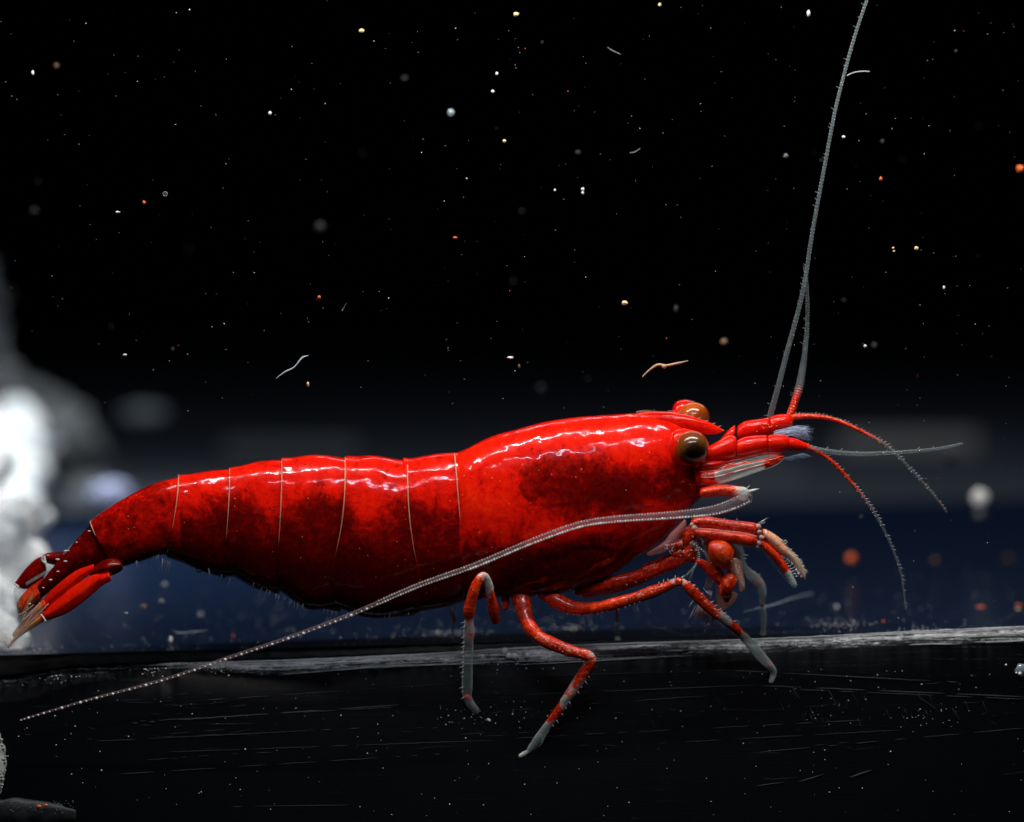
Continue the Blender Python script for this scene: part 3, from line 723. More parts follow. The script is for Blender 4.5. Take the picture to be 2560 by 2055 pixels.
# two feelers standing up
for nm, P, lab in (('antenna', [(1621, 877, 0.35, 7.2, 0, .3), (1637, 820, .3, 6.56, 0, .3), (1655, 750, .3, 6.00, 0, .28), (1690, 615, .3, 5.20, 0, .25), (1712, 480, .3, 4.64, 0, .28), (1738, 340, .3, 4.32, .05, .3), (1757, 240, .3, 4.16, 0, .35), (1775, 165, .3, 4.00, 0, .35), (1800, 75, .3, 3.84, 0, .3), (1829, -10, .3, 3.60, 0, .3), (1850, -60, .3, 3.20, 0, .3)], 0),
                   ('antennule_flagellum', [(1662, 876, .35, 9, 1, .9), (1672, 850, .4, 9, .85, .5), (1683, 815, .5, 9.5, .4, .35), (1690, 775, .6, 8, 0, .35), (1695, 740, .6, 6, .05, .25), (1700, 670, .7, 4.5, 0, .12), (1699, 600, .8, 3.5, 0, .1), (1694, 560, .8, 3, 0, .08)], 1)):
    mb = MB(); S = tube(mb, [(*V(a, b), c, d, e, f) for a, b, c, d, e, f in P], 560 if nm == 'antenna' else 240, 10, ring=4, rdepth=.16)
    o = mb.build(nm, M['antenna'], sh)
    mb = MB()
    for i in range(2, len(S)-2, 4):
        a = S[i]; r = a[3]
        for s_ in (-1, 1):
            ball(mb, at(a[0]+s_*r*.88, a[1]+s_*r*.2, a[2]-.02), rng.uniform(.006, .013), 1)
        if rng.random() < (.16 if lab == 0 else .1): hair(mb, at(a[0]-r, a[1], a[2]), at(a[0]-r-rng.uniform(3, 9), a[1]-rng.uniform(0, 6), a[2]), .006)
    tag(mb.build('beads', M['hair'], o), kind='stuff')
mb = MB(); tube(mb, [(*crop(1280, 0, 1280/2155)(a, b), .8, 1.5, 0, .6) for a, b in ((1410, 318), (1440, 305), (1475, 300), (1505, 301))], 24, 5)
mb.build('side_bristle', M['hair'], sh)
# curved feelers to the right
def feeler(P, n, r0, r1, Y0, Y1, reds, spn, side):
    m = len(P); rows_ = []
    for i, (x, y) in enumerate(P):
        t = i/(m-1); rows_.append((*CR(x, y), Y0+(Y1-Y0)*t, r0+(r1-r0)*t**.7, reds[i], .35+.25*(reds[i] > .5)))
    mb = MB(); S = tube(mb, rows_, n, 8, ring=4, rdepth=.1)
    o = mb.build('antennule_flagellum', M['antenna'], sh)
    mb = MB()
    for i in range(6, n-2, spn):
        a = S[i]; d = (S[i+1][0]-S[i-1][0], S[i+1][1]-S[i-1][1]); L = math.hypot(*d) or 1
        nx, ny = d[1]/L*side, -d[0]/L*side; l = rng.uniform(2.5, 7)
        if rng.random() < .25: continue
        hair(mb, at(a[0]+nx*a[3]*.6, a[1]+ny*a[3]*.6, a[2]-.01), at(a[0]+nx*(a[3]+l)+d[0]/L*l*.8, a[1]+ny*(a[3]+l)+d[1]/L*l*.8, a[2]-.01), .008)
        if rng.random() < .35: ball(mb, at(a[0]-nx*a[3]*.7, a[1]-ny*a[3]*.7, a[2]-.03), .013, 1)
    tag(mb.build('bristle', M['spine'], o), kind='stuff')
feeler([(1180, 25), (1250, 22), (1340, 32), (1440, 70), (1560, 135), (1640, 205), (1720, 290), (1790, 370), (1830, 425)], 260, 8.5, 2.2, .3, .5, [1, 1, .95, .8, .42, .3, .36, .34, .45], 5, 1)
feeler([(1225, 148), (1290, 172), (1350, 215), (1410, 278), (1470, 350), (1530, 435), (1590, 550), (1635, 670), (1650, 760), (1658, 835)], 320, 6.5, 2.2, -.5, -.3, [1, .95, .85, .7, .5, .36, .25, .34, .3, .25], 6, 1)
feeler([(1180, 135), (1240, 152), (1320, 168), (1450, 180), (1600, 175), (1780, 160), (1897, 137)], 260, 10, 3.2, -.5, -.4, [.8, .45, .25, .25, .05, 0, 0], 23, 1)

# ---------------------------------------------------------------- legs
def leg(name, rows_, m_='limb', n=90, seg=14, joints=(), spines=(), ring=0, wob=.08, flat=.9, lab=None):
    rows2 = []
    for i, a in enumerate(rows_):
        if 0 < i < len(rows_)-1:
            v1 = Vector((a[0]-rows_[i-1][0], a[1]-rows_[i-1][1])).normalized(); v2 = Vector((rows_[i+1][0]-a[0], rows_[i+1][1]-a[1])).normalized()
            if v1.dot(v2) < .8: a = (*a[:3], a[3]*.86, *a[4:])
        rows2.append(a)
    mb = MB(); S = tube(mb, rows2, n, seg, wob=wob+.08, flat=flat, ring=ring, rdepth=.1); o = mb.build(name, M[m_], sh)
    if lab: o['label'] = lab
    for (i, r) in joints:
        a = rows_[i]; mb = MB()
        ball(mb, at(a[0], a[1], a[2]-.02), r/100, 3, (1, .9, .9), .2, 2); mb.build('joint', M['joint'], o)
    if spines:
        mb = MB()
        for (i0, i1, cnt, side, l) in spines:
            for k in range(cnt):
                j = int(n*(i0+(i1-i0)*(k+.5)/cnt)); a = S[j]; d = (S[j+1][0]-S[j-1][0], S[j+1][1]-S[j-1][1]); L = math.hypot(*d) or 1
                nx, ny = d[1]/L*side, -d[0]/L*side; ll = l*rng.uniform(.4, 1.3)
                if rng.random() < .15: continue
                hair(mb, at(a[0]+nx*a[3]*.75, a[1]+ny*a[3]*.75, a[2]-.08), at(a[0]+nx*(a[3]+ll)+d[0]/L*ll*.6, a[1]+ny*(a[3]+ll)+d[1]/L*ll*.6, a[2]-.08), .017)
        tag(mb.build('spines', M['spine'], o), kind='stuff')
    return o
M['joint'] = make_limb('pale_joint', pale=(.72, .5, .42), edge=.5, patch=.6, opq=.35)
def Q(f, s, rows_): return [(*f(a, b), Y, r*s, rd, op) for a, b, Y, r, rd, op in rows_]
s6 = 600/2077
fy = lambda py: face_Y(py)
# rear near leg
leg('leg', Q(C6, s6, [(655, 530, -.55, 40, 1, 1), (640, 440, -.75, 52, 1, 1), (612, 320, -.95, 42, .8, .9), (590, 210, -1.1, 40, .55, .6), (548, 140, -1.2, 42, .35, .5), (490, 210, -1.25, 46, .75, .6), (450, 330, -1.2, 46, .75, .6), (425, 440, -1.1, 50, .9, .6),
                       (425, 520, -1.0, 42, .45, .25), (420, 680, -.85, 46, .4, .22), (413, 900, -.6, 46, 0, .14), (408, 1090, -.45, 44, 0, .14), (412, 1190, -.35, 40, 0, .25), (460, 1280, -.3, 36, 0, .2), (540, 1355, -.2, 28, 0, .3), (605, 1392, fy(1802)-.05, 12, 0, .6)]),
    n=150, joints=((12, 9),), spines=((.46, .84, 16, -1, 7),), lab='rear near leg, red above and glass clear below')
# middle near leg
leg('leg', Q(C6, s6, [(870, 300, -.3, 85, 1, 1), (895, 420, -.5, 76, 1, 1), (930, 540, -.7, 66, 1, 1), (1010, 650, -.85, 60, .95, .9), (1120, 715, -.95, 58, .8, .8), (1300, 785, -1.05, 52, .85, .7), (1430, 820, -1.1, 50, .8, .6), (1478, 850, -1.1, 46, .4, .5), (1462, 915, -1.05, 52, .95, .8), (1380, 1040, -.95, 52, .55, .6), (1300, 1160, -.9, 46, .6, .5),
                       (1270, 1200, -.88, 38, .4, .5), (1200, 1310, -.8, 42, .8, .5), (1130, 1400, -.72, 40, .55, .4), (1060, 1500, -.66, 40, 0, .25), (985, 1610, -.62, 40, 0, .28), (930, 1660, -.6, 32, 0, .4), (862, 1698, fy(1889)-.05, 16, .1, .6)]),
    n=170, joints=((7, 11), (11, 9)), spines=((.52, .62, 4, 1, 8), (.66, .84, 6, 1, 7)), lab='middle near leg bent at a sharp knee, its tip turned to the left')
# front near walking leg
sR = 1280/2156
leg('leg', Q(CR, sR, [(130, 760, -.2, 30, 1, 1), (190, 800, -.4, 33, 1, 1), (260, 828, -.55, 30, 1, 1), (350, 828, -.75, 26, .95, .9), (450, 806, -.95, 25, .8, .8), (560, 772, -1.1, 24, .75, .7), (650, 738, -1.2, 22, .85, .7), (703, 718, -1.25, 22, .4, .6), (745, 745, -1.25, 22, .8, .7), (800, 800, -1.15, 25, 1, .8), (860, 852, -1.05, 22, .8, .6),
                       (885, 868, -1.0, 19, .3, .5), (930, 905, -.85, 20, .9, .5), (965, 940, -.65, 20, .6, .4), (1000, 975, -.4, 20, 0, .36), (1045, 1030, -.25, 20, 0, .4), (1085, 1072, -.15, 16, 0, .5), (1102, 1100, -.05, 17, 0, .35), (1090, 1142, fy(1706)-.03, 9, 0, .6)]),
    n=170, joints=((7, 12), (11, 10), (16, 7)), spines=((.42, .6, 9, 1, 6), (.1, .36, 14, -1, 5), (.62, .75, 6, 1, 6)), lab='front near walking leg, red with a milky clear foot')
# upper dark thigh behind it
leg('leg', Q(CR, sR, [(270, 765, -.1, 12, 1, 1), (340, 745, -.2, 22, .9, 1), (430, 718, -.3, 26, 1, 1), (540, 690, -.4, 27, 1, 1), (640, 650, -.5, 30, 1, 1), (720, 610, -.6, 34, .9, .9), (770, 560, -.7, 30, .8, .8)]), m_='redlimb', n=70, spines=((.2, .8, 8, -1, 4),))
leg('leg', Q(CR, sR, [(300, 775, -.05, 14, .6, .7), (420, 750, -.1, 18, .6, .6), (560, 700, -.15, 20, .9, .8), (660, 640, -.2, 22, .9, .8)]), m_='redlimb', n=40)
# far legs, clear, reaching down to the floor side
yfoot = .95
leg('leg', Q(C6, s6, [(1700, 230, .7, 24, 0, .4), (1700, 300, .75, 26, .0, .5), (1700, 380, .8, 22, .3, .5), (1702, 450, .85, 16, .7, .5), (1704, 540, .9, 18, .2, .4), (1706, 640, .95, 24, 0, .35), (1710, 690, .98, 30, 0, .5)]), n=50, spines=((.2, .9, 6, 1, 4),), lab='thin far leg seen under the body, standing on the ledge')
leg('leg', Q(C6, s6, [(230, 360, .8, 14, .2, .5), (262, 430, .85, 17, .1, .5), (292, 510, .9, 17, .7, .8), (280, 580, .92, 15, 0, .4), (282, 690, .97, 14, 0, .35)]), n=50, spines=((.1, .4, 4, 1, 12),), lab='thin far leg behind the rear near leg')
sH = 350/1954
leg('leg', Q(CH, sH, [(1040, 600, .3, 70, 0, .3), (1110, 720, .4, 62, 0, .35), (1140, 850, .5, 55, 0, .4), (1200, 980, .6, 60, .1, .4), (1300, 1080, .7, 85, .4, .4), (1390, 1170, .75, 70, 0, .5), (1430, 1300, .8, 60, .1, .4), (1425, 1400, .85, 50, 0, .4), (1430, 1470, .88, 34, 0, .6), (1440, 1550, .9, 40, .25, .35), (1445, 1700, .92, 46, .15, .35), (1440, 1830, .95, 40, 0, .45), (1440, 1870, .97, 46, 0, .6)]),
    n=110, joints=((5, 9), (8, 5)), spines=((.15, .45, 5, 1, 8),), lab='clear far front leg with a few red spots')
# dark stump behind rear leg
leg('leg_base', Q(C6, s6, [(735, 300, -.2, 40, 1, 1), (740, 360, -.25, 38, .9, 1), (735, 420, -.3, 26, .9, .9)]), m_='redlimb', n=20)

# cheliped: arm and two fingers
def LC(name, rows_, Y, mname, n=40, seg=20, f=C5, ex=2.2, re=True, parent=None):
    mb = MB(); loft(mb, [(*f(a, b), *f(c, d), w_, Y, rd, op) for a, b, c, d, w_, rd, op in rows_], n, seg, ex=ex, round_ends=re)
    return mb.build(name, M[mname], parent or sh)
LC('claw_arm', [(560, 560, 600, 640, .15, 1, 1), (640, 515, 640, 650, .2, 1, 1), (780, 505, 800, 655, .22, 1, 1), (1000, 540, 980, 680, .22, 1, 1), (1180, 560, 1160, 700, .2, 1, 1), (1320, 580, 1290, 735, .2, 1, 1), (1360, 600, 1350, 740, .16, .8, .9)], -1.0, 'redlimb')
LC('claw_arm', [(600, 650, 620, 720, .15, 1, 1), (660, 640, 660, 755, .22, 1, 1), (800, 640, 800, 785, .24, 1, 1), (1000, 665, 980, 800, .24, 1, 1), (1180, 690, 1150, 835, .22, 1, 1), (1320, 735, 1270, 860, .2, 1, 1), (1350, 760, 1330, 850, .16, .8, .9)], -1.14, 'redlimb')
mb = MB()
tube(mb, [(*C5(a, b), Y, 1.3, .5, .8) for a, b, Y in ((620, 640, -1.24), (760, 648, -1.26), (950, 670, -1.26), (1150, 690, -1.26), (1330, 735, -1.22))], 50, 6, wob=.5)
for _ in range(46):
    x = rng.uniform(620, 1350); ball(mb, at(*C5(x, 575+(x-620)*.12+rng.uniform(-30, 180)), -1.29), rng.uniform(.006, .016), 1, col=(0, 1, 0, 1))
tag(mb.build('arm_seam', M['joint'], sh), kind='stuff')
mb = MB()
for a, b, r in ((1345, 620, 7), (1360, 680, 6), (1385, 745, 7), (1345, 810, 8), (1330, 850, 6), (620, 640, 8), (590, 600, 5)): ball(mb, at(*C5(a, b), -1.16), r/100, 2, (1, .8, 1), .4, 3, (.35, .7, 0, 1))
tag(mb.build('wrist_joint', M['joint'], sh), kind='stuff')
mb = MB()
for a, b, c, d in ((1345, 590, 1455, 518), (1350, 590, 1420, 560), (1350, 595, 1430, 575), (1100, 545, 1112, 528), (960, 535, 968, 522), (1330, 870, 1362, 915), (1180, 945, 1245, 952), (1640, 785, 1672, 775), (1680, 800, 1660, 790)): hair(mb, at(*C5(a, b), -1.1), at(*C5(c, d), -1.1), .014)
tag(mb.build('spines', M['spine'], sh), kind='stuff')
fl_ = LC('claw_finger', [(1370, 730, 1340, 820, .16, 1, 1), (1440, 780, 1380, 880, .2, 1, 1), (1530, 850, 1450, 950, .2, 1, 1), (1620, 950, 1540, 1040, .18, 1, 1), (1690, 1070, 1620, 1140, .16, .9, .8), (1740, 1160, 1660, 1200, .14, .0, .55), (1790, 1270, 1720, 1300, .12, 0, .55), (1800, 1310, 1745, 1335, .08, 0, .6)], -1.0, 'limb', ex=2)
fl_['label'] = 'lower claw finger, red with a clear tip'
fu = LC('claw_finger', [(1380, 630, 1400, 740, .16, .8, .8), (1470, 670, 1440, 790, .2, .52, .7), (1580, 740, 1510, 860, .2, .5, .65), (1670, 840, 1600, 940, .18, .45, .65), (1760, 930, 1700, 990, .14, .12, .6), (1830, 1020, 1770, 1080, .11, .05, .6), (1880, 1130, 1830, 1170, .07, .1, .7), (1893, 1225, 1878, 1235, .02, .6, .9)], -1.0, 'claw', ex=2)
fu['label'] = 'upper claw finger, pale orange with bristly banded skin'
mb = MB()
TP = spline([(1400, 640), (1480, 680), (1580, 745), (1670, 845), (1760, 935), (1840, 1030), (1888, 1140)], 60)
BP = spline([(1420, 745), (1450, 795), (1515, 862), (1605, 945), (1700, 995), (1770, 1085), (1840, 1180)], 60)
for i in range(4, 58, 3):
    P = [at(*C5(TP[i][0]+(BP[i][0]-TP[i][0])*u, TP[i][1]+(BP[i][1]-TP[i][1])*u), -1.0-.2*(1-i/70)*math.sin(math.pi*(.12+.76*u))-.01) for u in [k/8 for k in range(9)]]
    tube3(mb, P, [.012]*9, [(0, 1, 0, 1)]*9, 5)
for i in range(20, 60):
    a = TP[i] if rng.random() < .5 else BP[i]; o_ = 1 if a is TP[i] else -1
    for _ in range(2):
        hair(mb, at(*C5(*a), -1.1), at(*C5(a[0]+rng.uniform(5, 42)*(1 if o_ > 0 else -.8), a[1]+rng.uniform(-10, 40)), -1.12), .012)
tag(mb.build('bristles', M['spine'], fu), kind='stuff')
mb = MB()
for k in range(9):
    t = k/8; x = 1600+t*170; y = 960+t*230; hair(mb, at(*C5(x, y), -1.1), at(*C5(x+38, y-8), -1.1), .014)
for k in range(14):
    t = k/13; x = 1400+t*330; y = 880+t*400+20*math.sin(t*3); hair(mb, at(*C5(x, y), -1.05), at(*C5(x-10, y+26), -1.05), .006)
tag(mb.build('bristles', M['spine'], fl_), kind='stuff')

# second claw folded under: two amber bulbs, arm, membrane
def LH(name, rows_, Y, mname, n=30, parent=None, ex=2): return LC(name, rows_, Y, mname, n=n, f=CH, ex=ex, parent=parent)
o2 = LH('folded_claw_arm', [(540, 800, 480, 880, .2, 1, 1), (640, 840, 580, 960, .22, 1, 1), (760, 880, 680, 1080, .24, 1, 1), (880, 980, 760, 1150, .24, 1, 1), (920, 1100, 840, 1230, .2, 1, 1)], -.95, 'redlimb')
bm_ = make_limb('amber_bulb', redc=(.5, .014, .003), pale=(.8, .09, .012), patch=1.4, scale=3, opq=.9); M['bulb'] = bm_
for rows_, Y in (([(670, 600, 665, 730, .2, .95, 1), (750, 555, 700, 850, .3, .8, 1), (880, 560, 800, 930, .36, .6, 1), (980, 620, 890, 960, .34, .6, 1), (1050, 720, 970, 970, .25, .85, 1)], -1.25),
                 ([(880, 1070, 820, 1220, .18, .9, 1), (940, 1025, 840, 1330, .28, .7, 1), (1030, 1040, 900, 1370, .28, .6, 1), (1090, 1110, 980, 1360, .22, .85, 1)], -1.2),
                 ([(800, 1180, 850, 1200, .1, .9, 1), (820, 1250, 1000, 1300, .18, .95, 1), (860, 1350, 990, 1370, .12, 1, 1), (900, 1440, 950, 1430, .05, 1, 1)], -1.1),
                 ([(920, 900, 1010, 880, .15, 1, 1), (930, 960, 1000, 960, .14, .9, 1), (960, 1030, 990, 1020, .08, .7, 1)], -1.1)):
    LH('claw_bulb', rows_, Y, 'bulb')
for rows_, Y in (([(560, 560, 620, 700, .1, 0, 1), (700, 540, 660, 860, .1, 0, 1), (900, 540, 780, 900, .1, 0, 1), (1050, 640, 940, 960, .1, 0, 1), (1150, 800, 1010, 1000, .1, 0, 1)], -.8),
                 ([(1000, 800, 980, 900, .1, 0, 1), (1140, 860, 980, 1000, .14, 0, 1), (1170, 1050, 1060, 1080, .12, 0, 1), (1190, 1200, 1090, 1200, .1, 0, 1), (1180, 1260, 1100, 1290, .06, 0, 1)], -1.1),
                 ([(780, 1150, 1080, 1300, .1, 0, 1), (780, 1300, 1080, 1350, .1, 0, 1), (790, 1420, 1030, 1430, .08, 0, 1), (840, 1560, 960, 1500, .04, 0, 1)], -.4)):
    LH('claw_membrane', rows_, Y, 'membrane')
# mouth area: membranes and small ringed palps
M['veil'] = make_plain('pinkish_veil', (.8, .3, .25), .25, .45, .4, 4, .6)
LC('mouth_part', [(520, 520, 540, 620, .1, 0, 1), (440, 600, 480, 720, .12, 0, 1), (340, 700, 420, 820, .14, 0, 1), (260, 800, 330, 900, .12, 0, 1), (60, 930, 90, 960, .04, 0, 1)], -.75, 'veil')
for rows_, Y in (([(560, 600, 420, 700, .2, 1, 1), (640, 680, 480, 820, .25, .9, 1), (660, 760, 540, 900, .2, .9, 1)], -.6), ([(350, 900, 380, 980, .2, 1, 1), (450, 850, 470, 1010, .25, 1, 1), (560, 860, 590, 1040, .25, .9, 1), (660, 930, 680, 1060, .2, .9, 1)], -.55),
                 ([(280, 820, 300, 880, .1, .5, .8), (370, 800, 400, 900, .15, .7, .8), (480, 760, 500, 880, .15, .6, .8)], -.7), ([(0, 1080, 20, 1220, .2, 1, 1), (160, 1000, 180, 1190, .24, 1, 1), (330, 940, 340, 1110, .22, 1, 1), (480, 900, 480, 1010, .15, 1, 1)], -.35)):
    LC('mouth_part', rows_, Y, 'redlimb')
for P in (((590, 810), (660, 860), (730, 920), (790, 1010), (850, 1110), (915, 1250)), ((640, 850), (668, 920), (665, 1000), (620, 1080), (540, 1160), (490, 1195))):
    mb = MB(); rw = [(*C5(a, b), -1.05, 6.5-5.6*i/5, .0, .55) for i, (a, b) in enumerate(P)]
    S = tube(mb, rw, 90, 8, ring=5, rdepth=.2); o = mb.build('palp', M['antenna'], sh)
    mb = MB()
    for i in range(6, 60, 5): ball(mb, at(S[i][0]+1, S[i][1]-1, S[i][2]-S[i][3]/110), .022*(1-i/130), 1)
    tag(mb.build('beads', M['bead'], o), kind='stuff')
mb = MB()
for k in range(6): hair(mb, at(*C5(640-k*6, 1050+k*10), -1.0), at(*C5(560-k*12+rng.uniform(-30, 40), 1230), -1.0), .006)
for k in range(10):
    a = (280+rng.uniform(0, 120), 780+rng.uniform(0, 120)); hair(mb, at(*C5(*a), -.95), at(*C5(a[0]+rng.uniform(-60, 40), a[1]+rng.uniform(20, 70)), -.95), .007)
tag(mb.build('mouth_bristles', M['hair'], sh), kind='stuff')
mb = MB()
for (P, n_, r_) in ((pts(C5, (560, 760), (640, 900), (560, 960), (440, 900), (360, 820)), 22, 9), (pts(C5, (430, 1215), (480, 1225), (540, 1270), (650, 1380), (780, 1500), (900, 1590), (960, 1600)), 34, 6),
                    (pts(CR, (330, 820), (450, 800), (560, 765), (650, 735)), 26, 7), (pts(CH, (1040, 800), (1060, 900), (1080, 1040), (1150, 1200)), 40, 7), (pts(C6, (1010, 650), (1120, 715), (1300, 785), (1460, 830)), 50, 8), (pts(C1, (1050, 560), (1250, 500), (1400, 470), (1600, 440)), 34, 14)):
    for _ in range(n_):
        t = rng.random()*(len(P)-1); i_ = int(t); t -= i_
        x = P[i_][0]+(P[i_+1][0]-P[i_][0])*t+rng.gauss(0, r_*.6); y = P[i_][1]+(P[i_+1][1]-P[i_][1])*t+rng.gauss(0, r_*.5)
        ball(mb, at(x, y, -1.52 if P[0][1] > 1200 else .0), rng.uniform(.006, .015), 1, (rng.uniform(.7, 1.8), 1, 1))
tag(mb.build('pale_dots', make_plain('pale_dot', (.9, .62, .42), .3, .8, .2, coat=.5), sh), kind='stuff')
# pink brush hanging behind the front leg
mb = MB()
for _ in range(150):
    x = rng.uniform(520, 760); y = 1500+(x-520)*.45+rng.uniform(-40, 20); l = rng.uniform(60, 230)
    a = at(*CH(x, y), rng.uniform(-.95, -.6)); b = at(*CH(x-rng.uniform(-20, 110)*l/180, y+l*rng.uniform(.5, 1)), a.y); hair(mb, a, b, .012, bow=-.02)
for _ in range(60):
    x = rng.uniform(560, 900); y = rng.uniform(1640, 1760); a = at(*CH(x, y), -.7); hair(mb, a, at(*CH(x+rng.uniform(-80, 80), y+rng.uniform(-20, 60)), -.7), .010)
tag(mb.build('pink_brush', M['pink'], sh), kind='stuff')
mb = MB()
for k in range(7):
    hair(mb, at(*CH(690+rng.uniform(-10, 50), 1330+k*6), -.9), at(*CH(600+k*22, 1230+rng.uniform(-20, 40)), -.9), .012)
for a, b, c, d in ((480, 1380, 410, 1490), (500, 1470, 400, 1670), (400, 1290, 415, 1360)): hair(mb, at(*CH(c, d), -1), at(*CH(a, b), -1), .018)
tag(mb.build('bristles', M['spine'], sh), kind='stuff')
LH('clear_plate', [(660, 1020, 720, 1020, .05, 0, .3), (640, 1130, 760, 1130, .06, 0, .3), (610, 1230, 700, 1240, .04, 0, .4)], -.45, 'limb')

# ---------------------------------------------------------------- tail fan
def T4(name, rows_, Y, mname='tail', n=40, ex=1.3, re=True, lab=None, parent=None):
    o = LC(name, rows_, Y, mname, n=n, f=C4, ex=ex, re=re, parent=parent)
    if lab: o['label'] = lab
    return o
mb = MB(); loft(mb, [(*C4(a, b), *C4(c, d), w_, -.05) for a, b, c, d, w_ in [(985, 245, 1250, 640, .3), (900, 345, 1130, 700, .33), (820, 430, 1000, 740, .36), (700, 570, 800, 830, .3), (570, 720, 640, 930, .24), (450, 870, 500, 1020, .18), (400, 930, 440, 1060, .13)]], 40, 20, ex=1.7, bias=lambda x, y: 1.15)
tel = mb.build('telson', M['shell'], sh)
T4('telson_tip', [(410, 920, 455, 1055, .14, .8, .8), (350, 1000, 380, 1110, .12, .5, .7), (290, 1110, 310, 1150, .06, .1, .6), (225, 1250, 240, 1270, .02, 0, .6)], -.06, parent=tel)
mb = MB()
for a, b in ((960, 335), (825, 455), (705, 550), (620, 640), (705, 660), (625, 770), (545, 860), (465, 945), (560, 725), (320, 1120), (735, 545)): ball(mb, at(*C4(a, b), -.36), rng.uniform(.022, .042), 2, (1.3, .5, .6), .2)
tag(mb.build('telson_spines', M['spine'], tel), kind='stuff')
T4('uropod_base', [(1290, 640, 1340, 740, .2, 1, 1), (1200, 630, 1250, 800, .26, 1, 1), (1110, 650, 1120, 830, .26, 1, 1), (1020, 710, 1010, 835, .16, .9, 1), (960, 760, 960, 810, .08, .9, 1)], -.5, 'shell')
def blade(rows_, Y, b, lab, ex=1.35):
    mb = MB(); loft(mb, [(*C4(a, b_), *C4(c, d), w_, Y) for a, b_, c, d, w_ in rows_], 44, 18, ex=ex, bias=lambda x, y: b)
    o = mb.build('uropod', M['shell'], sh); o['label'] = lab; return o
u1 = blade([(1010, 690, 1010, 770, .05), (940, 715, 950, 815, .08), (850, 745, 870, 880, .1), (720, 830, 745, 1005, .1), (570, 955, 600, 1110, .09), (460, 1070, 490, 1190, .06)], -.60, .05, 'inner near tail blade, bright red')
T4('uropod_tip', [(480, 1060, 510, 1180, .07, .9, .8), (420, 1115, 450, 1215, .055, .5, .8), (300, 1230, 335, 1315, .04, .1, .6), (170, 1390, 190, 1450, .02, .0, .6), (130, 1450, 140, 1480, .015, 0, .5)], -.62, parent=u1)
u2 = blade([(1170, 760, 1200, 870, .08), (1080, 790, 1110, 920, .11), (980, 815, 1050, 970, .12), (820, 915, 885, 1110, .13), (650, 1045, 725, 1220, .13), (510, 1170, 565, 1280, .1), (450, 1225, 495, 1295, .06)], -.68, 0, 'outer near tail blade, bright red and glossy')
T4('uropod_tip', [(470, 1230, 490, 1300, .06, .8, .8), (370, 1265, 400, 1355, .06, .5, .8), (250, 1365, 280, 1430, .05, .2, .7), (160, 1465, 175, 1510, .03, .1, .6), (80, 1580, 90, 1600, .015, 0, .5)], -.66, parent=u2)
mb = MB(); tube(mb, [(*C4(a, b), -.74, 2.2, 0, 1) for a, b in ((440, 1235), (465, 1265), (490, 1305))], 16, 8)
mb.build('pale_joint', M['spine'], u2)
u3 = blade([(470, 600, 500, 730, .08), (380, 640, 490, 800, .12), (270, 745, 420, 900, .12), (190, 850, 310, 955, .09), (150, 905, 205, 960, .04)], .35, .75, 'outer far tail blade, dark red')
T4('uropod_root', [(700, 555, 700, 680, .12, 1, 1), (600, 560, 600, 700, .12, 1, 1), (480, 575, 500, 680, .1, 1, 1)], .3, 'shell', parent=u3)
mb = MB(); tube(mb, [(*C4(a, b), .24, 3.0, 0, 1) for a, b in ((490, 575), (460, 610), (455, 650), (485, 680))], 20, 8); mb.build('pale_joint', M['spine'], u3)
mb = MB(); tube(mb, [(*C4(a, b), .25, 2.2, 0, 1) for a, b in ((150, 905), (175, 915), (200, 938))], 12, 8); mb.build('pale_joint', M['spine'], u3)
u4 = T4('uropod', [(520, 820, 560, 960, .06, .9, .9), (420, 870, 480, 1020, .08, .8, .8), (300, 955, 420, 1110, .08, .7, .75), (205, 1065, 320, 1190, .07, .65, .7), (175, 1150, 220, 1240, .03, .3, .5)], .2, lab='inner far tail blade, brown and see-through')
LC('clear_tail_edge', [(160, 930, 260, 960, .03, 0, .25), (150, 1000, 230, 1020, .03, 0, .25), (180, 1160, 300, 1130, .03, 0, .3), (190, 1300, 300, 1200, .02, 0, .3)], .25, 'limb', f=C4, re=True)
mb = MB()
for k in range(80):
    t = rng.random(); x = 1080-600*t; y = 900+400*t+25*math.sin(t*3); hair(mb, at(*C4(x, y), -.65), at(*C4(x+rng.uniform(-15, 5), y+rng.uniform(25, 60)), -.65), .008)
for k in range(26):
    t = k/25; x = 540-250*t; y = 770+150*t; hair(mb, at(*C4(x, y), .15), at(*C4(x-12, y-34), .15), .012)
for k in range(26):
    t = k/25; x = 460-320*t; y = 590+300*t-40*math.sin(t*3); hair(mb, at(*C4(x, y), .3), at(*C4(x-22, y-28), .3), .007)
tag(mb.build('tail_bristles', M['hair'], sh), kind='stuff')
mb = MB()
for (a, b) in (((430, 1110), (90, 1590)), ((520, 1120), (200, 1420)), ((360, 1130), (200, 1240)), ((300, 1150), (210, 1360)), ((400, 1150), (240, 1300))):
    tube(mb, [(*C4(a[0]+(b[0]-a[0])*t, a[1]+(b[1]-a[1])*t+12*math.sin(t*3)), -.7, 1.4, .1, .9) for t in (0, .33, .66, 1)], 20, 5)
tag(mb.build('tail_rays', M['joint'], sh), kind='stuff')

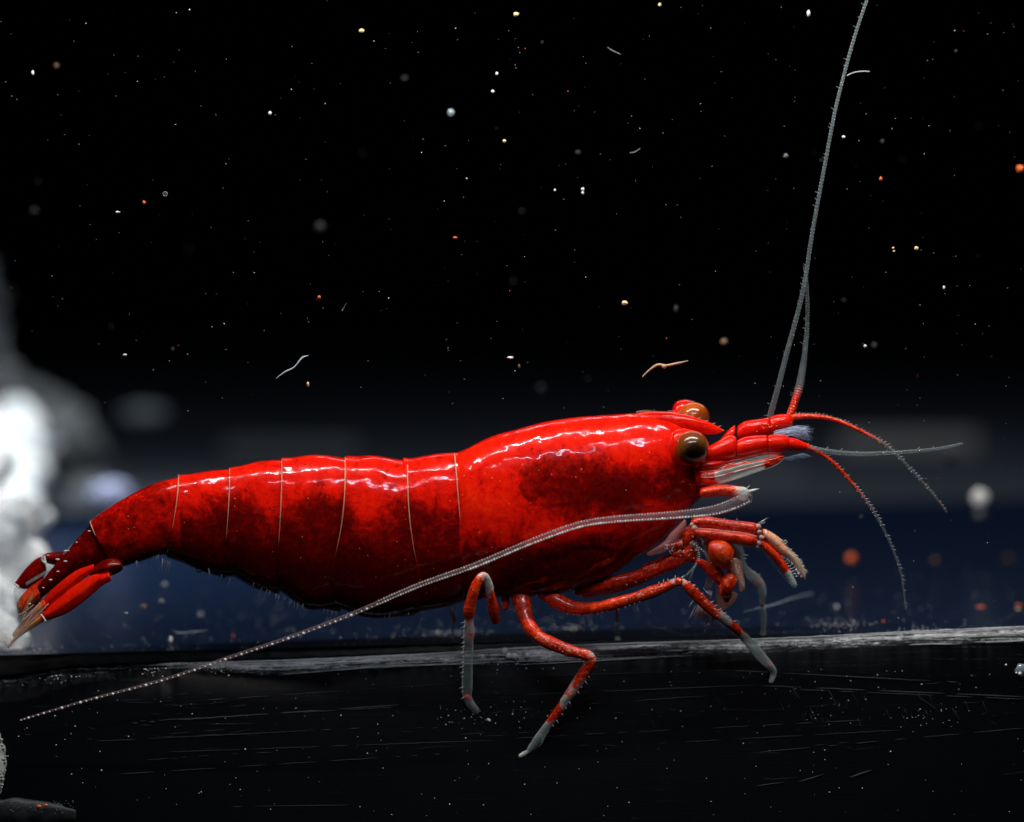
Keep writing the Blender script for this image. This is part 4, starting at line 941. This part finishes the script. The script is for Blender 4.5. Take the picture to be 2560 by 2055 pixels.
# ---------------------------------------------------------------- things drifting in the water or lying about
def drift(name, px, py, Y, r, m_, label, cat='speck', scl=(1, 1, 1), bumpk=.3, group='larger specks drifting in the water', ring=False):
    mb = MB(); c = at(px, py, Y); r *= .86
    if ring:
        P = [c+Vector((math.cos(a), 0, math.sin(a)))*r/100 for a in [2*math.pi*k/25 for k in range(25)]]
        tube3(mb, P, [r/100*.3]*25, [(1, 1, 0, 1)]*25, 6)
        ball(mb, c, r/100*.28, 1)
    else: ball(mb, c, r/100*(60+Y)/60, 3, scl, bumpk, 1.4)
    return centre(tag(mb.build(name, M[m_]), label, cat, group))
DR = [
 ('speck', 904, 77, -.7, 6, 'cream', 'cream speck, the brightest one high in the upper left', (1.3, 1, .9)),
 ('bubble', 1127, 281, 1.8, 11, 'bubble', 'milky round bubble alone in the black water at upper middle', (1, 1, 1)),
 ('speck', 1261, 353, -.2, 5, 'cream', 'tan speck below and right of the milky bubble', (1, 1, 1)),
 ('speck', 1232, 229, -.5, 4.5, 'white', 'round white speck right of the milky bubble', (1, 1, 1)),
 ('speck', 1242, 184, -.6, 3.5, 'white', 'small white speck straight above the one beside the bubble', (1, 1, 1.3)),
 ('speck', 675, 283, -.7, 4.5, 'white', 'white speck left of the milky bubble, under an orange dot', (1, 1, 1.1)),
 ('speck', 141, 164, 4, 7, 'brown', 'soft brown speck near the upper left corner', (1, 1, 1)),
 ('speck', 82, 182, -.3, 5, 'white', 'bluish white speck below the soft brown one at upper left', (.8, 1, 1.3)),
 ('ring_bubble', 413, 485, 0, 6, 'dimw', 'small grey ring shaped bubble in the left half of the water', None),
 ('speck', 360, 506, -.7, 4.5, 'orange', 'orange speck left of the small ring bubble', (1, 1, 1.1)),
 ('speck', 294, 530, -.7, 4, 'white', 'flat white speck low left of the orange one', (1.5, 1, .7)),
 ('speck', 1387, 475, -.7, 3.5, 'white', 'small white speck left of the curled white crumb', (1, 1, 1)),
 ('crumb', 1457, 473, -.7, 5, 'white', 'upper half of the curled white crumb right of centre', (.9, 1, 1.0)),
 ('crumb', 1457, 482, -.7, 4.5, 'white', 'lower half of the curled white crumb right of centre', (.9, 1, 1.0)),
 ('speck', 1276, 894, -.7, 6, 'white', 'flat white flake above the carapace slope', (1.4, 1, .6)),
 ('speck', 1298, 916, -.7, 4.5, 'brown', 'brown grain just under the flat white flake', (.8, 1, 1.4)),
 ('speck', 1965, 390, 1.6, 7, 'dimw', 'grey round speck left of the upright antenna', (1, 1, 1)),
 ('speck', 2291, 621, -.5, 6, 'cream', 'round cream speck, right of a tiny pair, at the right side', (1, 1, 1)),
 ('speck', 2233, 620, -.5, 3.6, 'cream', 'upper grain of the tiny pair at the right side', (1, 1, 1)),
 ('speck', 2235, 628, -.5, 3.2, 'cream', 'lower grain of the tiny pair at the right side', (1, 1, 1)),
 ('speck', 1290, 36, -.7, 6, 'cream', 'cream wedge at the top edge near the middle', (1.2, 1, 1)),
 ('speck', 1649, 12, -.7, 4, 'cream', 'small tan speck touching the top edge', (1, 1, 1.2)),
 ('speck', 2021, 33, -.7, 5.5, 'white', 'white teardrop by the top edge, left of the antenna', (.8, 1, 1.6)),
 ('speck', 2109, 342, -.7, 4, 'white', 'white speck just right of the upright antenna', (1.3, 1, 1)),
 ('speck', 1562, 757, -.7, 6.5, 'cream', 'cream speck midway between the eye and the picture top', (1.4, 1, 1)),
 ('speck', 798, 743, -.7, 4.5, 'orange', 'orange speck above the white thread', (1, 1, 1.1)),
 ('speck', 1138, 594, -.7, 4, 'orange', 'orange red sliver in the middle of the black water', (1.5, 1, .8)),
 ('speck', 2202, 447, -.7, 4.5, 'orange', 'orange speck right of the upright antenna', (1, 1, 1.2)),
 ('speck', 2550, 422, 2.5, 11, 'orange', 'soft red disc at the right margin', (1, 1, 1)),
 ('speck', 1810, 855, 3.5, 10, 'brown', 'dim brown disc left of the antenna bases', (1, 1, 1)),
 ('speck', 770, 961, -.7, 4.5, 'cream', 'tan double grain under the right end of the white thread', (.8, 1, 1.5)),
 ('speck', 2163, 865, -.7, 4.5, 'white', 'white square speck right of the short flagellum', (1.1, 1, 1)),
 ('speck', 2360, 719, -.7, 4, 'white', 'white speck low at the right side', (.9, 1, 1.3)),
 ('speck', 312, 887, -.7, 4, 'white', 'white speck right of the rock glare', (1.4, 1, .8)),
 ('bead', 427, 1600, 2.2, 7, 'white', 'oval white bead on the floor under the abdomen', (.8, 1, 1.4)),
 ('blob', 2450, 1245, 13, 25, 'white', 'big round white blob out of focus at the right', (1, 1, 1.05)),
 ('blob', 2450, 1285, 14, 15, 'dimw', 'dim grey blob hanging under the big white one', (1, 1, 1)),
 ('blob', 2128, 1397, 11, 14, 'orange', 'soft orange ball above the floor between claw and feeler', (1, 1, 1.1)),
 ('blob', 2338, 1402, 11, 9, 'brown', 'dim rusty ball right of the orange one', (1, 1, 1)),
 ('blob', 2378, 1140, 16, 20, 'faint', 'faint grey disc below the tip of the straight feeler', (1, 1, 1)),
 ('grain', 2452, 1517, 2.6, 8, 'orange', 'orange grain lying on the floor at the right', (1.7, 1, .4)),
 ('grain', 2546, 1513, 2.6, 7, 'orange', 'orange grain on the floor at the right margin', (1.6, 1, .4)),
 ('grain', 2546, 1523, 2.5, 5, 'cream', 'cream chip under the orange grain at the right margin', (1.6, 1, .4)),
 ('grain', 2523, 1395, 5, 9, 'brown', 'faint rusty streak over the floor at the right', (1.8, 1, .5)),
 ('grain', 2092, 1518, 2.4, 5, 'white', 'white bead on the floor right of the claw', (.9, 1, 1.3)),
 ('grain', 2120, 1508, 2.4, 4, 'bubble', 'bluish bead on the floor right of the white one', (1, 1, 1)),
 ('grain', 2209, 1553, 2.0, 3.6, 'orange', 'small red grain on the floor near the ledge edge', (1, 1, 1)),
 ('grain', 583, 1590, 2.0, 3.6, 'orange', 'small red grain on the floor under the abdomen', (1, 1, 1)),
 ('grain', 493, 1652, .8, 6, 'orange', 'orange crumb on the dark strip at the left', (.8, 1, 1.2)),
 ('grain', 1375, 1643, .5, 5, 'orange', 'orange sliver on the ledge edge beside the middle leg', (1.6, .6, .6)),
 ('ring_bubble', 497, 1422, 0, 9, 'bubble', 'pale ring bubble touching the underside of the abdomen', None),
 ('disc_bubble', 403, 1505, 3, 9, 'dimw', 'upper grey disc bubble under the tail end', (1, 1, 1)),
 ('disc_bubble', 411, 1463, 5, 10, 'dimw', 'highest grey disc bubble under the tail end', (1, 1, 1)),
 ('disc_bubble', 360, 1518, 3.5, 9, 'brown', 'leftmost tan disc bubble under the tail end', (1, 1, 1)),
 ('disc_bubble', 501, 1539, 5, 10, 'dimw', 'rightmost grey disc bubble under the abdomen', (1, 1, 1)),
 ('flake', 315, 1533, .5, 5, 'white', 'small white flake below the leftmost disc bubble', (1.3, 1, .8)),
 ('blob', 800, 567, 9, 13, 'faint', 'very faint grey disc at middle left', (1, 1, 1)),
]
for nm, x, y, Y, r, m_, lab, scl in DR:
    grp = 'grains lying on floor and ledge' if nm in ('grain', 'bead') else None if nm in ('bubble', 'flake') else 'ring and disc bubbles' if 'bubble' in nm else 'soft blobs out of focus' if nm == 'blob' else 'larger specks drifting in the water' if nm == 'speck' else None
    if nm in ('grain', 'bead') and y < 1600:
        p = on_floor(x, y); Yf = p.y
        o = drift(nm, x, y, Yf, r, m_, lab, nm, scl, .25, grp)
    else:
        o = drift(nm, x, y, Y, r, m_, lab, nm.replace('_', ' '), scl or (1, 1, 1), .12 if nm in ('blob', 'bubble', 'disc_bubble') else .3, grp, ring=(scl is None))
def fibre(P, r, m_, label, knob=None):
    mb = MB(); tube(mb, [(*p, Y, rr, .3, 1) for p, Y, rr in P], 40, 6, wob=.6)
    if knob: ball(mb, at(knob[0], knob[1], -.7), knob[2]/100, 2, (1.2, 1, 1), .5, 3)
    return centre(tag(mb.build('fibre', m_ if not isinstance(m_, str) else M[m_]), label, 'fibre', 'fibres and threads'))
fibre([((690, 946), -.7, .8), ((712, 930), -.7, 1.6), ((735, 918), -.7, 1.9), ((755, 895), -.7, 1.6), ((770, 889), -.7, .7)], 0, make_plain('thread_white', (.6, .75, .82), .4), 'thin white thread floating above the middle of the abdomen')
fibre([((1606, 942), -.7, 1.5), ((1625, 924), -.7, 2.5), ((1645, 912), -.7, 3), ((1665, 914), -.7, 2.6), ((1695, 908), -.7, 2.2), ((1720, 902), -.7, 1)], 0, make_plain('thread_orange', (.85, .5, .3), .4, 1, .5, 12), 'pale orange thread with a knot floating above the rostrum', (1660, 916, 5))
fibre([((1519, 118), -.7, .8), ((1530, 126), -.7, 1), ((1552, 136), -.7, .8)], 0, 'dimw', 'faint bent thread near the top at centre right')
fibre([((1575, 382), -.7, 1), ((1588, 380), -.7, 1.1), ((1600, 371), -.7, .7)], 0, 'dimw', 'faint curved thread left of the upright antenna')
fibre([((855, 777), -.7, 2), ((860, 768), -.7, .8), ((866, 758), -.7, .6)], 0, 'dimw', 'tiny comma shaped thread between orange speck and white thread')
fibre([((1860, 1530), 1.6, 1.5), ((1895, 1521), 2.0, 3.2), ((1935, 1512), 2.4, 3), ((1975, 1498), 3.4, 3.5), ((2030, 1483), 5, 3)], 0, 'bubble', 'bluish white streak of fibre over the floor under the claw')
fibre([((430, 1572), 2.0, .7), ((445, 1582), 2.2, 1.6), ((490, 1579), 2.2, 1.6), ((520, 1576), 2.2, .6)], 0, 'bubble', 'thin bluish fibre lying on the floor above the oval bead')
fibre([((1620, 1562), 1.4, .8), ((1700, 1585), 1.3, .8), ((1730, 1592), 1.2, .6)], 0, 'dimw', 'thin slanting thread behind the front walking leg')

# fine suspended dust
for nm, m_, n_, Yr, rr, lab in (('fine_dust', 'dimw', 430, (-.9, 1.2), (.007, .017), 'fine grey dust hanging all over the black water'),
                            ('bright_dust', 'white', 85, (-.8, .2), (.006, .017), 'sharp white dust points hanging in the water'),
                            ('soft_dust', 'brown', 40, (1.5, 12), (.02, .09), 'soft dim discs of dust out of focus in the water'),
                            ('orange_dust', 'orange', 40, (-.8, 2), (.006, .016), 'tiny orange dust points in the water')):
    mb = MB()
    for _ in range(n_):
        x = rng.uniform(-20, 2580); y = rng.uniform(-20, 1560)*rng.choice((1, 1, .8)); Y = rng.uniform(*Yr)
        p = at(x, y, Y)
        if nm == 'soft_dust' and p.z < floor_z(p.x)+.2: continue
        inb = 220 < x < 1800 and 1030 < y < 1560
        if inb and Y < 1.5: continue
        ball(mb, p, rng.uniform(*rr)*rng.uniform(.6, 1), 1, (rng.uniform(.6, 1.6), 1, rng.uniform(.6, 1.4)), .3, 20)
    tag(mb.build(nm, M[m_] if nm != 'soft_dust' else make_plain('soft_dust', (.05, .062, .07), .6, .7)), lab, 'dust', kind='stuff')
